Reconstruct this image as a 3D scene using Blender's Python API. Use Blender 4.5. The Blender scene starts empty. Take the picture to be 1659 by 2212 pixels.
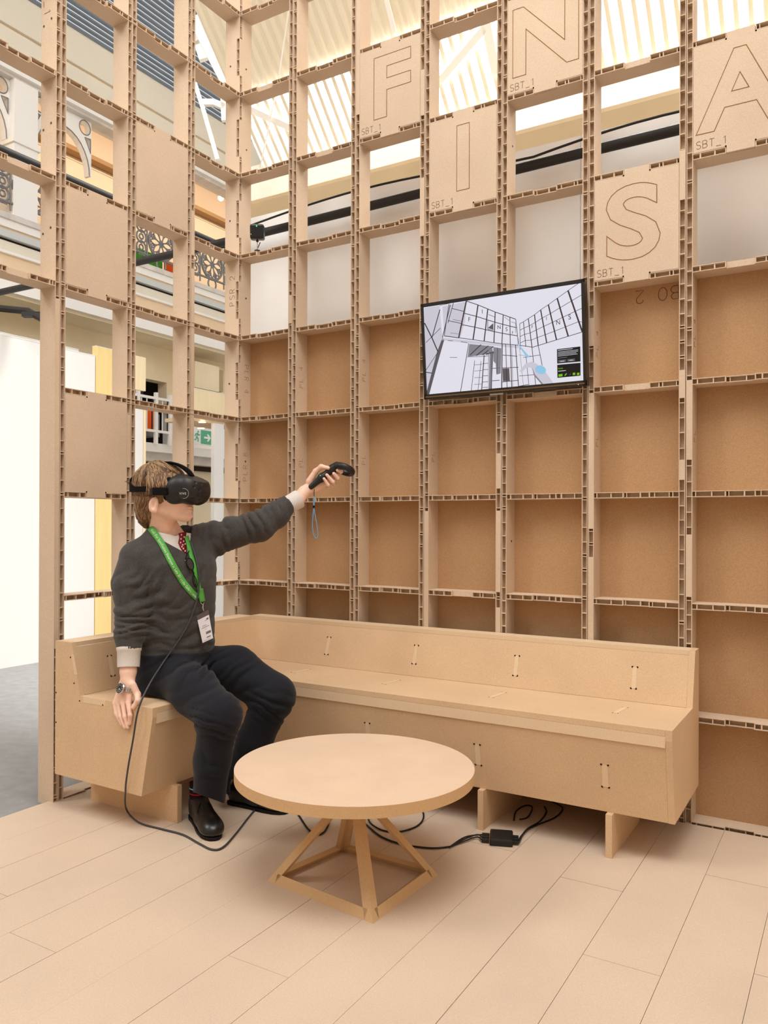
import bpy, bmesh, math, random
import numpy as np
from mathutils import Vector, Matrix
random.seed(7)
SC = bpy.context.scene
COL = SC.collection
# ------------------------------------------------------------------ camera
FPX, U0, V0, YAW, PITCH, ROLL = 1733.0407, 799.46549, 1124.39859, -0.54696, 0.00269, 0.00324
H = 0.45                                             # height of one cell of the grid walls
CAM = np.array([6.51995, -7.58324, 2.76281]) * H
FW = np.array([math.sin(YAW)*math.cos(PITCH), math.cos(YAW)*math.cos(PITCH), math.sin(PITCH)])
_rt = np.array([math.cos(YAW), -math.sin(YAW), 0.0]); _up = np.cross(_rt, FW)
RT = _rt*math.cos(ROLL) + _up*math.sin(ROLL)
UP = -_rt*math.sin(ROLL) + _up*math.cos(ROLL)
cd = bpy.data.cameras.new('camera'); cam = bpy.data.objects.new('camera', cd); COL.objects.link(cam)
cd.sensor_fit = 'HORIZONTAL'; cd.sensor_width = 36.0; cd.lens = FPX*36.0/1659.0
cd.shift_x = (829.5-U0)/1659.0; cd.shift_y = (V0-1106.0)/1659.0
cd.clip_start = 0.05; cd.clip_end = 200
m4 = Matrix.Identity(4)
for i in range(3):
    m4[i][0] = RT[i]; m4[i][1] = UP[i]; m4[i][2] = -FW[i]; m4[i][3] = CAM[i]
cam.matrix_world = m4
SC.camera = cam
# ------------------------------------------------------------------ world, lights, exposure
SC.view_settings.view_transform = 'Standard'; SC.view_settings.look = 'None'
SC.view_settings.exposure = 0.09; SC.view_settings.gamma = 1.0; SC.view_settings.use_curve_mapping = False
wd = bpy.data.worlds.new('hall_daylight'); SC.world = wd; wd.use_nodes = True
bg = wd.node_tree.nodes['Background']; bg.inputs[0].default_value = (1.0, 0.985, 0.965, 1); bg.inputs[1].default_value = 0.72
def area(name, loc, target, sx, sy, energy, color, spread=180):
    l = bpy.data.lights.new(name, 'AREA'); l.shape = 'RECTANGLE'; l.size = sx; l.size_y = sy; l.energy = energy; l.color = color; l.spread = math.radians(spread)
    o = bpy.data.objects.new(name, l); COL.objects.link(o); o.location = loc
    o.rotation_euler = (Vector(target)-Vector(loc)).to_track_quat('-Z', 'Y').to_euler(); return o
area('skylight_over_stand', (2.7, -2.7, 6.8), (0.9, -0.6, 0.4), 4.0, 3.0, 255, (1.0, 0.975, 0.935))
area('hall_fill', (-3.2, -5.0, 6.8), (-4.4, 3.0, 3.2), 2.5, 3.0, 240, (1.0, 0.97, 0.92))  # added fill from outside the view, brightens the left hall
area('daylight_on_roof', (1.9, 2.9, 7.0), (1.9, 0.5, 2.8), 4.6, 1.6, 700, (1.0, 0.98, 0.95), 95)
area('gallery_fill', (-4.36, 3.0, 5.90), (-5.35, 3.0, 4.9), 8.0, 0.3, 60, (1.0, 0.96, 0.90))  # added strip light hidden behind the upper wall, brightens the inner wall
# ------------------------------------------------------------------ pixel helpers (measured photo points -> places)
def ray(u, v): return FW + RT*(u-U0)/FPX - UP*(v-V0)/FPX
def onz(u, v, z): d = ray(u, v); return CAM + d*(z-CAM[2])/d[2]
def onx(u, v, x): d = ray(u, v); return CAM + d*(x-CAM[0])/d[0]
def ony(u, v, y): d = ray(u, v); return CAM + d*(y-CAM[1])/d[1]
def P(u, v, t): return CAM + ray(u, v)*t
# ------------------------------------------------------------------ materials
def lin(c):
    return tuple(((x/255.0)/12.92 if x/255.0 <= 0.04045 else (((x/255.0)+0.055)/1.055)**2.4) for x in c)
MATS = {}
def mat(name, rgb, rough=0.6, spec=0.3, metal=0.0, fine=None, blot=None, bump=None, emit=None, alpha=None, trans=None, coords='pos', sheen=0.0, fine_stretch=None):
    m = bpy.data.materials.new(name); MATS[name] = m; m.use_nodes = True
    nt = m.node_tree; N = nt.nodes; L = nt.links; b = N['Principled BSDF']
    b.inputs['Base Color'].default_value = (*lin(rgb), 1); b.inputs['Roughness'].default_value = rough
    b.inputs['Specular IOR Level'].default_value = spec; b.inputs['Metallic'].default_value = metal
    if sheen: b.inputs['Sheen Weight'].default_value = sheen
    if trans: b.inputs['Transmission Weight'].default_value = trans
    if alpha is not None: b.inputs['Alpha'].default_value = alpha
    if emit: b.inputs['Emission Color'].default_value = (*lin(emit[0]), 1); b.inputs['Emission Strength'].default_value = emit[1]
    geo = N.new('ShaderNodeNewGeometry') if coords == 'pos' else N.new('ShaderNodeTexCoord')
    out = geo.outputs['Position'] if coords == 'pos' else geo.outputs['Object']
    col = None
    def noise(scale, detail, vec=None):
        n = N.new('ShaderNodeTexNoise'); n.inputs['Scale'].default_value = scale; n.inputs['Detail'].default_value = detail
        L.new(vec if vec is not None else out, n.inputs['Vector']); return n
    def mixmul(prev, fac, amt):
        mr = N.new('ShaderNodeMapRange'); mr.inputs['From Min'].default_value = 0.3; mr.inputs['From Max'].default_value = 0.7
        mr.inputs['To Min'].default_value = 1-amt; mr.inputs['To Max'].default_value = 1+amt; mr.clamp = False
        L.new(fac, mr.inputs['Value'])
        mx = N.new('ShaderNodeVectorMath'); mx.operation = 'SCALE'
        if prev is None: mx.inputs[0].default_value = lin(rgb)
        else: L.new(prev, mx.inputs[0])
        L.new(mr.outputs[0], mx.inputs['Scale']); return mx.outputs[0]
    if fine:
        vec = None
        if fine_stretch:
            mp = N.new('ShaderNodeMapping'); mp.inputs['Scale'].default_value = fine_stretch; L.new(out, mp.inputs['Vector']); vec = mp.outputs[0]
        n = noise(fine[0], 2.0, vec); col = mixmul(col, n.outputs['Fac'], fine[1])
        if bump:
            bp = N.new('ShaderNodeBump'); bp.inputs['Strength'].default_value = bump[0]; bp.inputs['Distance'].default_value = bump[1]
            L.new(n.outputs['Fac'], bp.inputs['Height']); L.new(bp.outputs[0], b.inputs['Normal'])
    if blot:
        n = noise(blot[0], 4.0); col = mixmul(col, n.outputs['Fac'], blot[1])
    if col is not None: L.new(col, b.inputs['Base Color'])
    return m
mat('mdf', (210, 187, 163), 0.75, 0.15, fine=(260, 0.09), blot=(3.0, 0.05))
mat('mdf_edge', (214, 189, 162), 0.8, 0.1, fine=(180, 0.07))
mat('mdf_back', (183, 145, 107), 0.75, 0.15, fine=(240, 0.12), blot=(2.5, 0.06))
mat('mdf_bench', (213, 181, 145), 0.7, 0.2, fine=(260, 0.085), blot=(3.5, 0.05))
mat('mdf_inlay', (222, 195, 162), 0.7, 0.2, fine=(220, 0.05))
mat('mdf_floor', (207, 185, 163), 0.62, 0.25, fine=(220, 0.06), blot=(2.2, 0.05))
mat('mdf_table', (218, 190, 164), 0.6, 0.25, fine=(240, 0.03), blot=(5.0, 0.04))
mat('mdf_table_edge', (204, 168, 126), 0.7, 0.15, fine=(240, 0.06))
mat('groove', (150, 108, 66), 0.9, 0.05)
mat('groove_dark', (92, 60, 36), 0.9, 0.05)
mat('joint_dark', (70, 48, 32), 0.95, 0.05)
mat('screw', (58, 48, 42), 0.5, 0.4)
mat('hole', (30, 22, 17), 0.9, 0.05)
# ------------------------------------------------------------------ mesh helpers
TINY = {'engraved_code', 'engraved_letters', 'router_holes', 'vent_slots', 'lanyard_print', 'badge_print', 'tie_pattern', 'watch_hands', 'arch_outline', 'screen_picture', 'shoe_laces', 'rosette'}
class MB:
    def __init__(s): s.v = []; s.f = []; s.m = []
    def add(s, vs, fs, mi=0):
        o = len(s.v); s.v += [tuple(map(float, p)) for p in vs]
        for f in fs: s.f.append(tuple(i+o for i in f)); s.m.append(mi)
        return s
    def box(s, a, b, mi=0):
        x0, y0, z0 = a; x1, y1, z1 = b
        return s.add([(x0,y0,z0),(x1,y0,z0),(x1,y1,z0),(x0,y1,z0),(x0,y0,z1),(x1,y0,z1),(x1,y1,z1),(x0,y1,z1)],
                     [(0,3,2,1),(4,5,6,7),(0,1,5,4),(1,2,6,5),(2,3,7,6),(3,0,4,7)], mi)
    def obox(s, c, ax, ay, az, mi=0):            # oriented box: centre and three half-axis vectors
        c, ax, ay, az = map(np.asarray, (c, ax, ay, az)); vs = []
        for k in (-1, 1):
            for i, j in ((-1,-1),(1,-1),(1,1),(-1,1)): vs.append(c+ax*i+ay*j+az*k)
        return s.add(vs, [(0,3,2,1),(4,5,6,7),(0,1,5,4),(1,2,6,5),(2,3,7,6),(3,0,4,7)], mi)
    def prism(s, poly, ext, mi=0):               # planar 3D polygon extruded by a vector
        n = len(poly); e = np.asarray(ext); a = [np.asarray(p, float) for p in poly]; b = [p+e for p in a]
        return s.add(a+b, [tuple(range(n))[::-1], tuple(range(n, 2*n))]+[(i, (i+1) % n, n+(i+1) % n, n+i) for i in range(n)], mi)
    def bar(s, p, q, w, t, up=(0,0,1), mi=0):    # rectangular bar from p to q
        p, q = np.asarray(p, float), np.asarray(q, float); d = (q-p); L = np.linalg.norm(d); d = d/L
        up = np.asarray(up, float); sd = np.cross(d, up); sd = sd/max(np.linalg.norm(sd), 1e-9); u2 = np.cross(sd, d)
        return s.obox((p+q)/2, d*L/2, sd*w/2, u2*t/2, mi)
    def tube(s, pts, r, n=8, mi=0, cap=True, flat=None, up0=None):
        pts = [np.asarray(p, float) for p in pts]; k = len(pts)
        rs = r if hasattr(r, '__len__') else [r]*k
        tang = []
        for i in range(k):
            d = pts[min(i+1, k-1)]-pts[max(i-1, 0)]; tang.append(d/max(np.linalg.norm(d), 1e-9))
        a = np.array(up0, float) if up0 is not None else (np.array([0,0,1.0]) if abs(tang[0][2]) < 0.9 else np.array([1.0,0,0]))
        vs = []
        for i in range(k):
            a = a - tang[i]*np.dot(a, tang[i]); a = a/max(np.linalg.norm(a), 1e-9); b = np.cross(tang[i], a)
            for j in range(n):
                t = 2*math.pi*j/n; fa = flat if flat else 1.0
                vs.append(pts[i]+(a*math.cos(t)*fa+b*math.sin(t))*rs[i])
        fs = [(i*n+j, i*n+(j+1) % n, (i+1)*n+(j+1) % n, (i+1)*n+j) for i in range(k-1) for j in range(n)]
        if cap: fs += [tuple(range(n))[::-1], tuple(range((k-1)*n, k*n))]
        return s.add(vs, fs, mi)
    def lathe(s, c, ax, prof, n=24, mi=0):       # prof: list of (radius, height) about axis ax at c
        c = np.asarray(c, float); ax = np.asarray(ax, float); ax = ax/np.linalg.norm(ax)
        a = np.cross(ax, (0,0,1.0)) if abs(ax[2]) < 0.9 else np.cross(ax, (1.0,0,0)); a = a/np.linalg.norm(a); b = np.cross(ax, a); vs = []
        for r, h in prof:
            for j in range(n):
                t = 2*math.pi*j/n; vs.append(c+ax*h+(a*math.cos(t)+b*math.sin(t))*r)
        k = len(prof)
        fs = [(i*n+j, i*n+(j+1) % n, (i+1)*n+(j+1) % n, (i+1)*n+j) for i in range(k-1) for j in range(n)]
        fs += [tuple(range(n))[::-1], tuple(range((k-1)*n, k*n))]
        return s.add(vs, fs, mi)
    def grid(s, rows, mi=0, closed=False):       # rows of points -> quads
        k = len(rows); n = len(rows[0]); vs = [p for r in rows for p in r]
        fs = []
        for i in range(k-1):
            for j in range(n if closed else n-1): fs.append((i*n+j, i*n+(j+1) % n, (i+1)*n+(j+1) % n, (i+1)*n+j))
        return s.add(vs, fs, mi)
    def build(s, name, mats, parent=None, loc=(0,0,0), smooth=False, bevel=0, fixn=True, angle=None):
        me = bpy.data.meshes.new(name); L = np.asarray(loc, float)
        me.from_pydata([tuple(np.asarray(p)-L) for p in s.v], [], s.f)
        if isinstance(mats, str): mats = [mats]
        for m in mats: me.materials.append(MATS[m])
        me.polygons.foreach_set('material_index', s.m)
        if fixn:
            bm = bmesh.new(); bm.from_mesh(me); bmesh.ops.recalc_face_normals(bm, faces=bm.faces); bm.to_mesh(me); bm.free()
        if smooth: me.polygons.foreach_set('use_smooth', [True]*len(me.polygons))
        me.update()
        if smooth and angle: me.set_sharp_from_angle(angle=math.radians(angle))
        o = bpy.data.objects.new(name, me); COL.objects.link(o)
        link(o, parent, loc)
        if name in TINY: o['kind'] = 'stuff'
        if bevel:
            md = o.modifiers.new('bevel', 'BEVEL'); md.width = bevel; md.segments = 2; md.limit_method = 'ANGLE'
        return o
BASE = {}
def link(o, parent, loc):
    o.location = loc
    if parent is not None:
        o.parent = parent; b = BASE.get(parent.name, Vector((0,0,0)))
        o.location = Vector(loc)-b
    BASE[o.name] = Vector(loc)
def thing(name, loc, label, cat, group=None):
    o = bpy.data.objects.new(name, None); COL.objects.link(o); o.location = loc; o.empty_display_size = 0.05
    BASE[o.name] = Vector(loc); tag(o, label, cat, group); return o
def struct(name, loc=(0,0,0)):
    o = bpy.data.objects.new(name, None); COL.objects.link(o); o.location = loc; BASE[o.name] = Vector(loc); o['kind'] = 'structure'; return o
def tag(o, label, cat, group=None):
    o['label'] = label; o['category'] = cat
    if group: o['group'] = group
    return o
def inst(o, name, parent, loc):                   # another piece sharing mesh data
    c = bpy.data.objects.new(name, o.data); COL.objects.link(c); link(c, parent, loc); return c
# single-line routed lettering -------------------------------------------------
def arc(cx, cy, rx, ry, a0, a1, n=8): return [(cx+rx*math.cos(math.radians(a0+(a1-a0)*i/n)), cy+ry*math.sin(math.radians(a0+(a1-a0)*i/n))) for i in range(n+1)]
STR = {
 'S': [arc(.3,.75,.26,.25,30,270,8)+arc(.3,.25,.28,.25,90,-150,8)],
 'B': [[(0,0),(0,1),(.3,1)]+arc(.3,.76,.22,.24,90,-90,6)+[(0,.52)], [(.3,.52)]+arc(.3,.26,.26,.26,90,-90,6)+[(0,0)]],
 'T': [[(0,1),(.6,1)], [(.3,1),(.3,0)]], '_': [[(0,-.1),(.6,-.1)]], '1': [[(.1,.8),(.3,1),(.3,0)]],
 'P': [[(0,0),(0,1),(.3,1)]+arc(.3,.75,.25,.25,90,-90,6)+[(0,.5)]],
 'R': [[(0,0),(0,1),(.3,1)]+arc(.3,.75,.25,.25,90,-90,6)+[(0,.5)], [(.25,.5),(.55,0)]],
 'L': [[(0,1),(0,0),(.5,0)]], '4': [[(.45,0),(.45,1),(0,.35),(.6,.35)]],
 '2': [arc(.3,.72,.27,.28,170,-30,8)+[(0,0),(.6,0)]], '8': [arc(.3,.75,.22,.24,0,360,12), arc(.3,.26,.28,.26,0,360,12)],
 'O': [arc(.3,.5,.32,.5,0,360,16)], 'M': [[(0,0),(0,1),(.35,.3),(.7,1),(.7,0)]], 'F': [[(0,0),(0,1),(.55,1)], [(0,.52),(.45,.52)]], ' ': []}
def strokes(mb, text, org, ex, ey, size, r=0.0007, adv=0.85, mi=0):
    org, ex, ey = (np.asarray(a, float) for a in (org, ex, ey)); x = 0.0
    for ch in text:
        for st in STR[ch]: mb.tube([org+ex*(x+p[0])*size+ey*p[1]*size for p in st], r, 4, mi)
        x += adv
    return mb
def text_mesh(name, body, size, origin, ex, ey, material, parent, extrude=0.0, outline=None, align='LEFT', spacing=1.0, fat=0.0, sx=1.0):
    c = bpy.data.curves.new(name, 'FONT'); c.body = body; c.size = size; c.align_x = align; c.space_character = spacing; c.resolution_u = 5; c.offset = fat
    if outline: c.fill_mode = 'NONE'; c.bevel_depth = outline; c.bevel_resolution = 1
    else: c.extrude = extrude
    o = bpy.data.objects.new(name+'_tmp', c); COL.objects.link(o); bpy.context.view_layer.update()
    me = bpy.data.meshes.new_from_object(o.evaluated_get(bpy.context.evaluated_depsgraph_get())); bpy.data.objects.remove(o)
    me.materials.clear(); me.materials.append(MATS[material])
    ex = Vector(ex).normalized(); ey = Vector(ey).normalized(); ez = ex.cross(ey)
    M = Matrix((ex, ey, ez)).transposed().to_4x4() @ Matrix.Diagonal((sx, 1, 1, 1)); M.translation = Vector(origin); me.transform(M)
    me.name = name; r = bpy.data.objects.new(name, me); COL.objects.link(r)
    b = BASE.get(parent.name, Vector()) if parent else Vector()
    r.parent = parent; r.location = -b; return r
# ================================================================== grid walls
W = 0.87616*H; PW = 0.05757*H; DEP = 0.22455*H; OR = -0.05882*H; OL = -0.04764*H
BT = 0.0245                                           # thickness of one hollow board
KTOP = 10
SK = 0.0028
def mapR(s, q, z): return (s, q, z)
def mapL(s, q, z): return (-q, -s, z)
def mbox(mb, mp, a, b, mi=0):
    p, q = mp(*a), mp(*b)
    mb.box([min(p[i], q[i]) for i in range(3)], [max(p[i], q[i]) for i in range(3)], mi)
def vboard(mp, s0, z0, z1, ribs_seed, q0=0.0, segs=None, closed=()):
    """upright hollow board: two skins, ribs every ~60 mm, closed part-way in to lighten the hollow; segs = (z0, z1, front offset, depth)"""
    rnd = random.Random(ribs_seed); mb = MB()
    for (a, b, qf, qb) in (segs or [(z0, z1, q0, DEP)]):
        mbox(mb, mp, (s0, qf, a), (s0+SK, qb, b)); mbox(mb, mp, (s0+BT-SK, qf, a), (s0+BT, qb, b))
        mbox(mb, mp, (s0+SK, qf+0.030, a), (s0+BT-SK, qf+0.034, b), 1)  # added core strip set forward so the hollow looks brown, not black
        z = a+rnd.uniform(0.01, 0.05)
        while z < b-0.006:
            th = rnd.choice((0.003, 0.003, 0.0035, 0.004)); rc = rnd.uniform(0.001, 0.004)
            mbox(mb, mp, (s0+SK, qf+rc, z), (s0+BT-SK, qf+0.030, z+th), 1)
            if rnd.random() < 0.16: mbox(mb, mp, (s0+SK, qf+rc+0.001, z+0.011), (s0+BT-SK, qf+0.030, z+0.014), 1)
            z += rnd.uniform(0.056, 0.064)
    for (a, b) in closed:
        mbox(mb, mp, (s0+SK, q0+0.0006, a), (s0+BT-SK, q0+0.006, b), 2)
    return mb
def shelf_mb(mp, L, seed, plain=False, recess=0.013, ext=(0, 0), mid_closed=False):
    """shelf board, origin at its left bottom front; the middle third of its front is set back for the panel tabs"""
    rnd = random.Random(seed); mb = MB(); a, b = -ext[0], L+ext[1]; m0, m1 = L*0.36, L*0.66
    cuts = [(a, b, 0.0)] if plain else [(a, m0, 0.0), (m0, m1, recess), (m1, b, 0.0)]
    for (s0, s1, qf) in cuts:
        mbox(mb, mp, (s0, qf, 0), (s1, DEP, SK)); mbox(mb, mp, (s0, qf, BT-SK), (s1, DEP, BT))
        mbox(mb, mp, (s0, qf+0.030, SK), (s1, qf+0.034, BT-SK), 1)  # same added core strip near the front, lightens the shelf hollow
        if mid_closed and qf > 0: mbox(mb, mp, (s0, qf, SK), (s1, qf+0.005, BT-SK), 2)
    s = a+rnd.uniform(0.002, 0.03)
    while s < b-0.004:
        qf = recess if (not plain and m0-0.003 < s < m1) else 0.0
        mbox(mb, mp, (s, qf+rnd.uniform(0.0005, 0.003), SK), (s+rnd.choice((0.003, 0.004, 0.005)), qf+0.030, BT-SK), 1)
        s += rnd.uniform(0.05, 0.062) if rnd.random() > 0.12 else 0.014
    if not plain:
        for s in (m0-0.004, m1): mbox(mb, mp, (s, 0.001, SK), (s+0.004, 0.040, BT-SK), 1)
    return mb
BM3 = ['mdf', 'mdf_edge', 'mdf']
wallR = struct('wall_back'); wallL = struct('wall_left')
ZB = 0.028
# ---- upright boards
closedR = {(3, 1): [(0.62, 1.30), (1.95, 2.20)], (4, 0): [(0.30, 0.86), (0.93, 1.30), (1.40, 1.56)], (5, 1): [(0.20, 0.62), (0.72, 1.10), (1.22, 1.80), (2.0, 2.12)],
           (6, 0): [(1.42, 1.50), (1.75, 1.86), (2.55, 2.75)], (6, 1): [(1.50, 1.82), (0.95, 1.2)], (2, 1): [(3.3, 3.9)], (3, 0): [(2.62, 2.9), (3.2, 3.42)], (4, 1): [(4.1, 4.3)], (1, 0): [(2.3, 2.45)]}
closedL = {(1, 0): [(2.62, 2.85), (1.35, 2.55)], (3, 1): [(0.7, 2.2)], (2, 1): [(1.5, 1.75)]}
for i in range(1, 8):
    c = OR+i*W
    for j, s0 in enumerate((c-PW, c+PW-BT)):
        vboard(mapR, s0, ZB, KTOP*H+BT, 100+i*2+j, closed=closedR.get((i, j), ())).build('upright_board', BM3, wallR)
for i in range(1, 4):
    c = OL+i*W
    for j, s0 in enumerate((c-PW, c+PW-BT)):
        vboard(mapL, s0, ZB, KTOP*H+BT, 200+i*2+j, closed=closedL.get((i, j), ())).build('upright_board', BM3, wallL)
c4 = OL+4*W
for j, s0 in enumerate((c4-PW, c4+PW-BT)): vboard(mapL, s0, 5*H, KTOP*H+BT, 230+j).build('upright_board', BM3, wallL)
# corner: finger joint, right-wall board comes through between shelves, left-wall board near the shelves
segR, segL = [], []
for k in range(0, KTOP+1):
    a0 = max(ZB, k*H-0.122); a1 = min(KTOP*H+BT, k*H+0.122)
    segL.append((a0, a1, 0.0, DEP)); segR.append((a0, a1, BT, DEP))
    if k < KTOP: segR.append((a1, (k+1)*H-0.122, 0.0, DEP)); segL.append((a1, (k+1)*H-0.122, BT, DEP))
vboard(mapR, -BT, ZB, KTOP*H, 300, segs=segR, closed=()).build('corner_board', BM3, wallR)
vboard(mapL, -BT, ZB, KTOP*H, 301, segs=segL, closed=()).build('corner_board', BM3, wallL)
# ---- shelves
CW = W-2*PW
svar = [shelf_mb(mapR, CW, 400+k, mid_closed=(k == 2)).build('shelf_board', BM3, wallR) for k in range(4)]
rnd = random.Random(5); first = set()
frontR = {(2, 7): 'F', (3, 6): 'I', (4, 7): 'N', (5, 5): 'S', (6, 6): 'A'}
frontL = {(1, 6), (2, 5), (2, 3)}
def cell_s(wl, i):                                     # left edge of cell i measured from the corner
    return 0.0 if i == 0 else (OR if wl == 'R' else OL)+i*W+PW
for k in range(0, KTOP+1):
    for i in range(0, 7):
        v = rnd.randrange(4); z = ZB if k == 0 else k*H; loc = (cell_s('R', i), 0.0, z)
        o = svar[v]
        if v not in first: first.add(v); link(o, wallR, loc)
        else: inst(o, 'shelf_board', wallR, loc)
CWL0 = OL+W-PW
for k in range(0, KTOP+1):
    for i in range(0, 4):
        if i == 3 and k < 5: continue
        L = CWL0 if i == 0 else CW; s0 = cell_s('L', i); z = ZB if k == 0 else k*H
        thru = 2*PW if (i in (0, 1) and k in (8, 7, 5, 4, 2)) else 0.0
        mb = shelf_mb(mapL, L, 500+k*7+i, ext=(0, thru), mid_closed=(i == 3 and k in (5, 6)))
        o = mb.build('shelf_board', BM3, wallL); o.location = Vector((0.0015 if thru else 0.0, -s0, z))
# ---- back panels of the five lower rows
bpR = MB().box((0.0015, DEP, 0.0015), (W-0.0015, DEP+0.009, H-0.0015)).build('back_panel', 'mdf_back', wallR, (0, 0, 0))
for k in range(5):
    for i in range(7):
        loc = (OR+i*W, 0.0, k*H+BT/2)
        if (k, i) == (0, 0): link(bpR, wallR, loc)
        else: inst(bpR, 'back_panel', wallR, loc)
mb = strokes(MB(), 'BO 2', (OR+6*W-PW-0.02, DEP-0.0002, 5*H-0.015), (-1, 0, 0), (0, 0, -1), 0.055, 0.0012)
mb.build('engraved_letters', 'groove_dark', wallR)
# ---- front panels with routed letters
def panel_poly(L, hh):
    m0, m1 = L*0.36, L*0.66; t = BT-0.0005; g = 0.0012
    return [(g, BT+g), (m0+g, BT+g), (m0+g, 0.0008), (m1-g, 0.0008), (m1-g, BT+g), (L-g, BT+g), (L-g, hh-g), (m1-g, hh-g), (m1-g, hh+t), (m0+g, hh+t), (m0+g, hh-g), (g, hh-g)]
def front_panel(mp, wl, i, k, L):
    s0 = cell_s(wl, i); z0 = k*H; poly = [mp(s0+a, -0.0008, z0+b) for a, b in panel_poly(L, H)]
    d = np.array(mp(0, 0.0125, 0))
    o = MB().prism(poly, d).build('front_panel', 'mdf', wallR if wl == 'R' else wallL, mp(s0, 0, z0))
    hb = MB()
    for a in (L*0.36-0.002, L*0.66+0.002):
        for b in (BT+0.002, H-0.002):
            hb.lathe(mp(s0+a, -0.001, z0+b), mp(0, -1, 0), [(0.0035, 0), (0.0035, 0.0004)], 8)
    hb.build('router_holes', 'hole', o)
    return o
for (i, k), ch in frontR.items():
    o = front_panel(mapR, 'R', i, k, CW); s0 = cell_s('R', i); z0 = k*H
    txt = text_mesh('engraved_letter', ch, 0.420, (s0+CW*(0.46 if ch == 'S' else 0.51), -0.0009, z0+0.106), (1,0,0), (0,0,1), 'groove', o, outline=0.0015, align='CENTER', fat=0.010, sx=1.2 if ch in 'SF' else 1.05)
    mb = strokes(MB(), 'SBT_1', (s0+0.012, -0.001, z0+BT+0.014), (1,0,0), (0,0,1), 0.030, 0.0009, 0.82)
    mb.build('engraved_code', 'groove_dark', o)
for (i, k) in frontL: front_panel(mapL, 'L', i, k, CW)
# ---- routed part codes and screws on the upright faces
mb = MB()
for (i, zc, tx) in ((1, 4.36, 'PL 4'), (2, 4.36, 'PL 4'), (5, 4.36, 'PL 4'), (6, 4.36, 'PL 4'), (1, 3.42, 'PL'), (2, 3.42, 'PL'), (5, 3.5, 'PL'), (6, 3.5, 'PL'), (3, 3.42, 'PL')):
    strokes(mb, tx, (OR+i*W+PW+0.0004, 0.062, zc*H), (0, 0, 1), (0, -1, 0), 0.032, 0.0006, 0.95)
strokes(mb, 'PLR 8', (0.0004, 0.075, 3.28*H), (0, 0, 1), (0, -1, 0), 0.034, 0.0008, 1.0)
strokes(mb, 'PLR 4', (0.0004, 0.050, 4.72*H), (0, 0, -1), (0, 1, 0), 0.034, 0.0008, 1.0)
mb.build('engraved_code', 'groove', wallR)
mb = MB()
strokes(mb, 'PSR 2', (-0.030, -0.0005, 5.44*H), (0, 0, 1), (-1, 0, 0), 0.036, 0.0009, 1.0)
strokes(mb, 'M_1', (-0.080, -(OL+3*W+PW)-0.0005, 7.86*H), (0, 0, -1), (1, 0, 0), 0.040, 0.0009, 1.05)
mb.build('engraved_code', 'groove_dark', wallL)
scr = MB().lathe((0, 0, 0), (0, -1, 0), [(0.005, 0), (0.005, 0.0012), (0.0022, 0.0014), (0.002, 0.0006)], 10).build('screw', 'screw', wallL)
n0 = True
yS = -(OL+3*W+PW)-0.0003
for k in range(5, 9):
    for (q, dz) in ((0.083, 0.0), (0.032, 0.018)):
        loc = (-q, yS, (k+0.53)*H+dz)
        if n0: link(scr, wallL, loc); n0 = False
        else: inst(scr, 'screw', wallL, loc)
for z in (4.48, 6.5, 8.42): inst(scr, 'screw', wallL, (-0.066, -0.0004, z*H))
scr2 = MB().lathe((0, 0, 0), (1, 0, 0), [(0.005, 0), (0.005, 0.0012), (0.0022, 0.0014), (0.002, 0.0006)], 10).build('screw', 'screw', wallR); link(scr2, wallR, (0.0003, 0.055, 8.40*H))
for (x, z) in ((0.0003, 7.40), (0.0003, 5.55), (0.0003, 3.52), (OR+4*W+PW+0.0003, 2.58), (OR+4*W+PW+0.0003, 6.6)): inst(scr2, 'screw', wallR, (x, 0.06, z*H))
# ================================================================== floor of loose boards on a dark base
ZF = 0.045
floor = struct('floor', (0, 0, 0))
MB().box((-0.030, -5.2, 0.004), (4.4, -0.004, ZF-0.019)).build('floor_base', 'joint_dark', floor)
PX0, PXW = 0.195, 0.2085
joints = {2: [-1.82], 4: [-1.956], 7: [-1.716], 8: [-0.636, -2.9], 10: [-0.75], 11: [-1.193, -3.0], 12: [-0.47, -2.2], 13: [-1.05], 1: [-2.7], 3: [-2.5], 5: [-2.9], 6: [-0.9, -3.3], 9: [-2.6], 0: [-2.2]}
for i in range(0, 20):
    x0 = PX0+(i-1)*PXW+0.0007; x1 = PX0+i*PXW-0.0007
    if i == 0: x0 = -0.030
    ys = [-0.006]+sorted(joints.get(i, [-1.4-0.37*(i % 4)]), reverse=True)+[-5.2]
    for a, b in zip(ys[:-1], ys[1:]):
        z = ZF+random.uniform(-0.0005, 0.0005)
        MB().box((x0, b+0.0008, ZF-0.018), (x1, a-0.0008, z)).build('floor_board', 'mdf_floor', floor, ((x0+x1)/2, (a+b)/2, ZF-0.018))
mb = strokes(MB(), 'FILL', (2.36, -0.06, ZF+0.0004), (1, 0, 0), (0, 1, 0), 0.022, 0.0005, 1.2) if False else MB()
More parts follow.
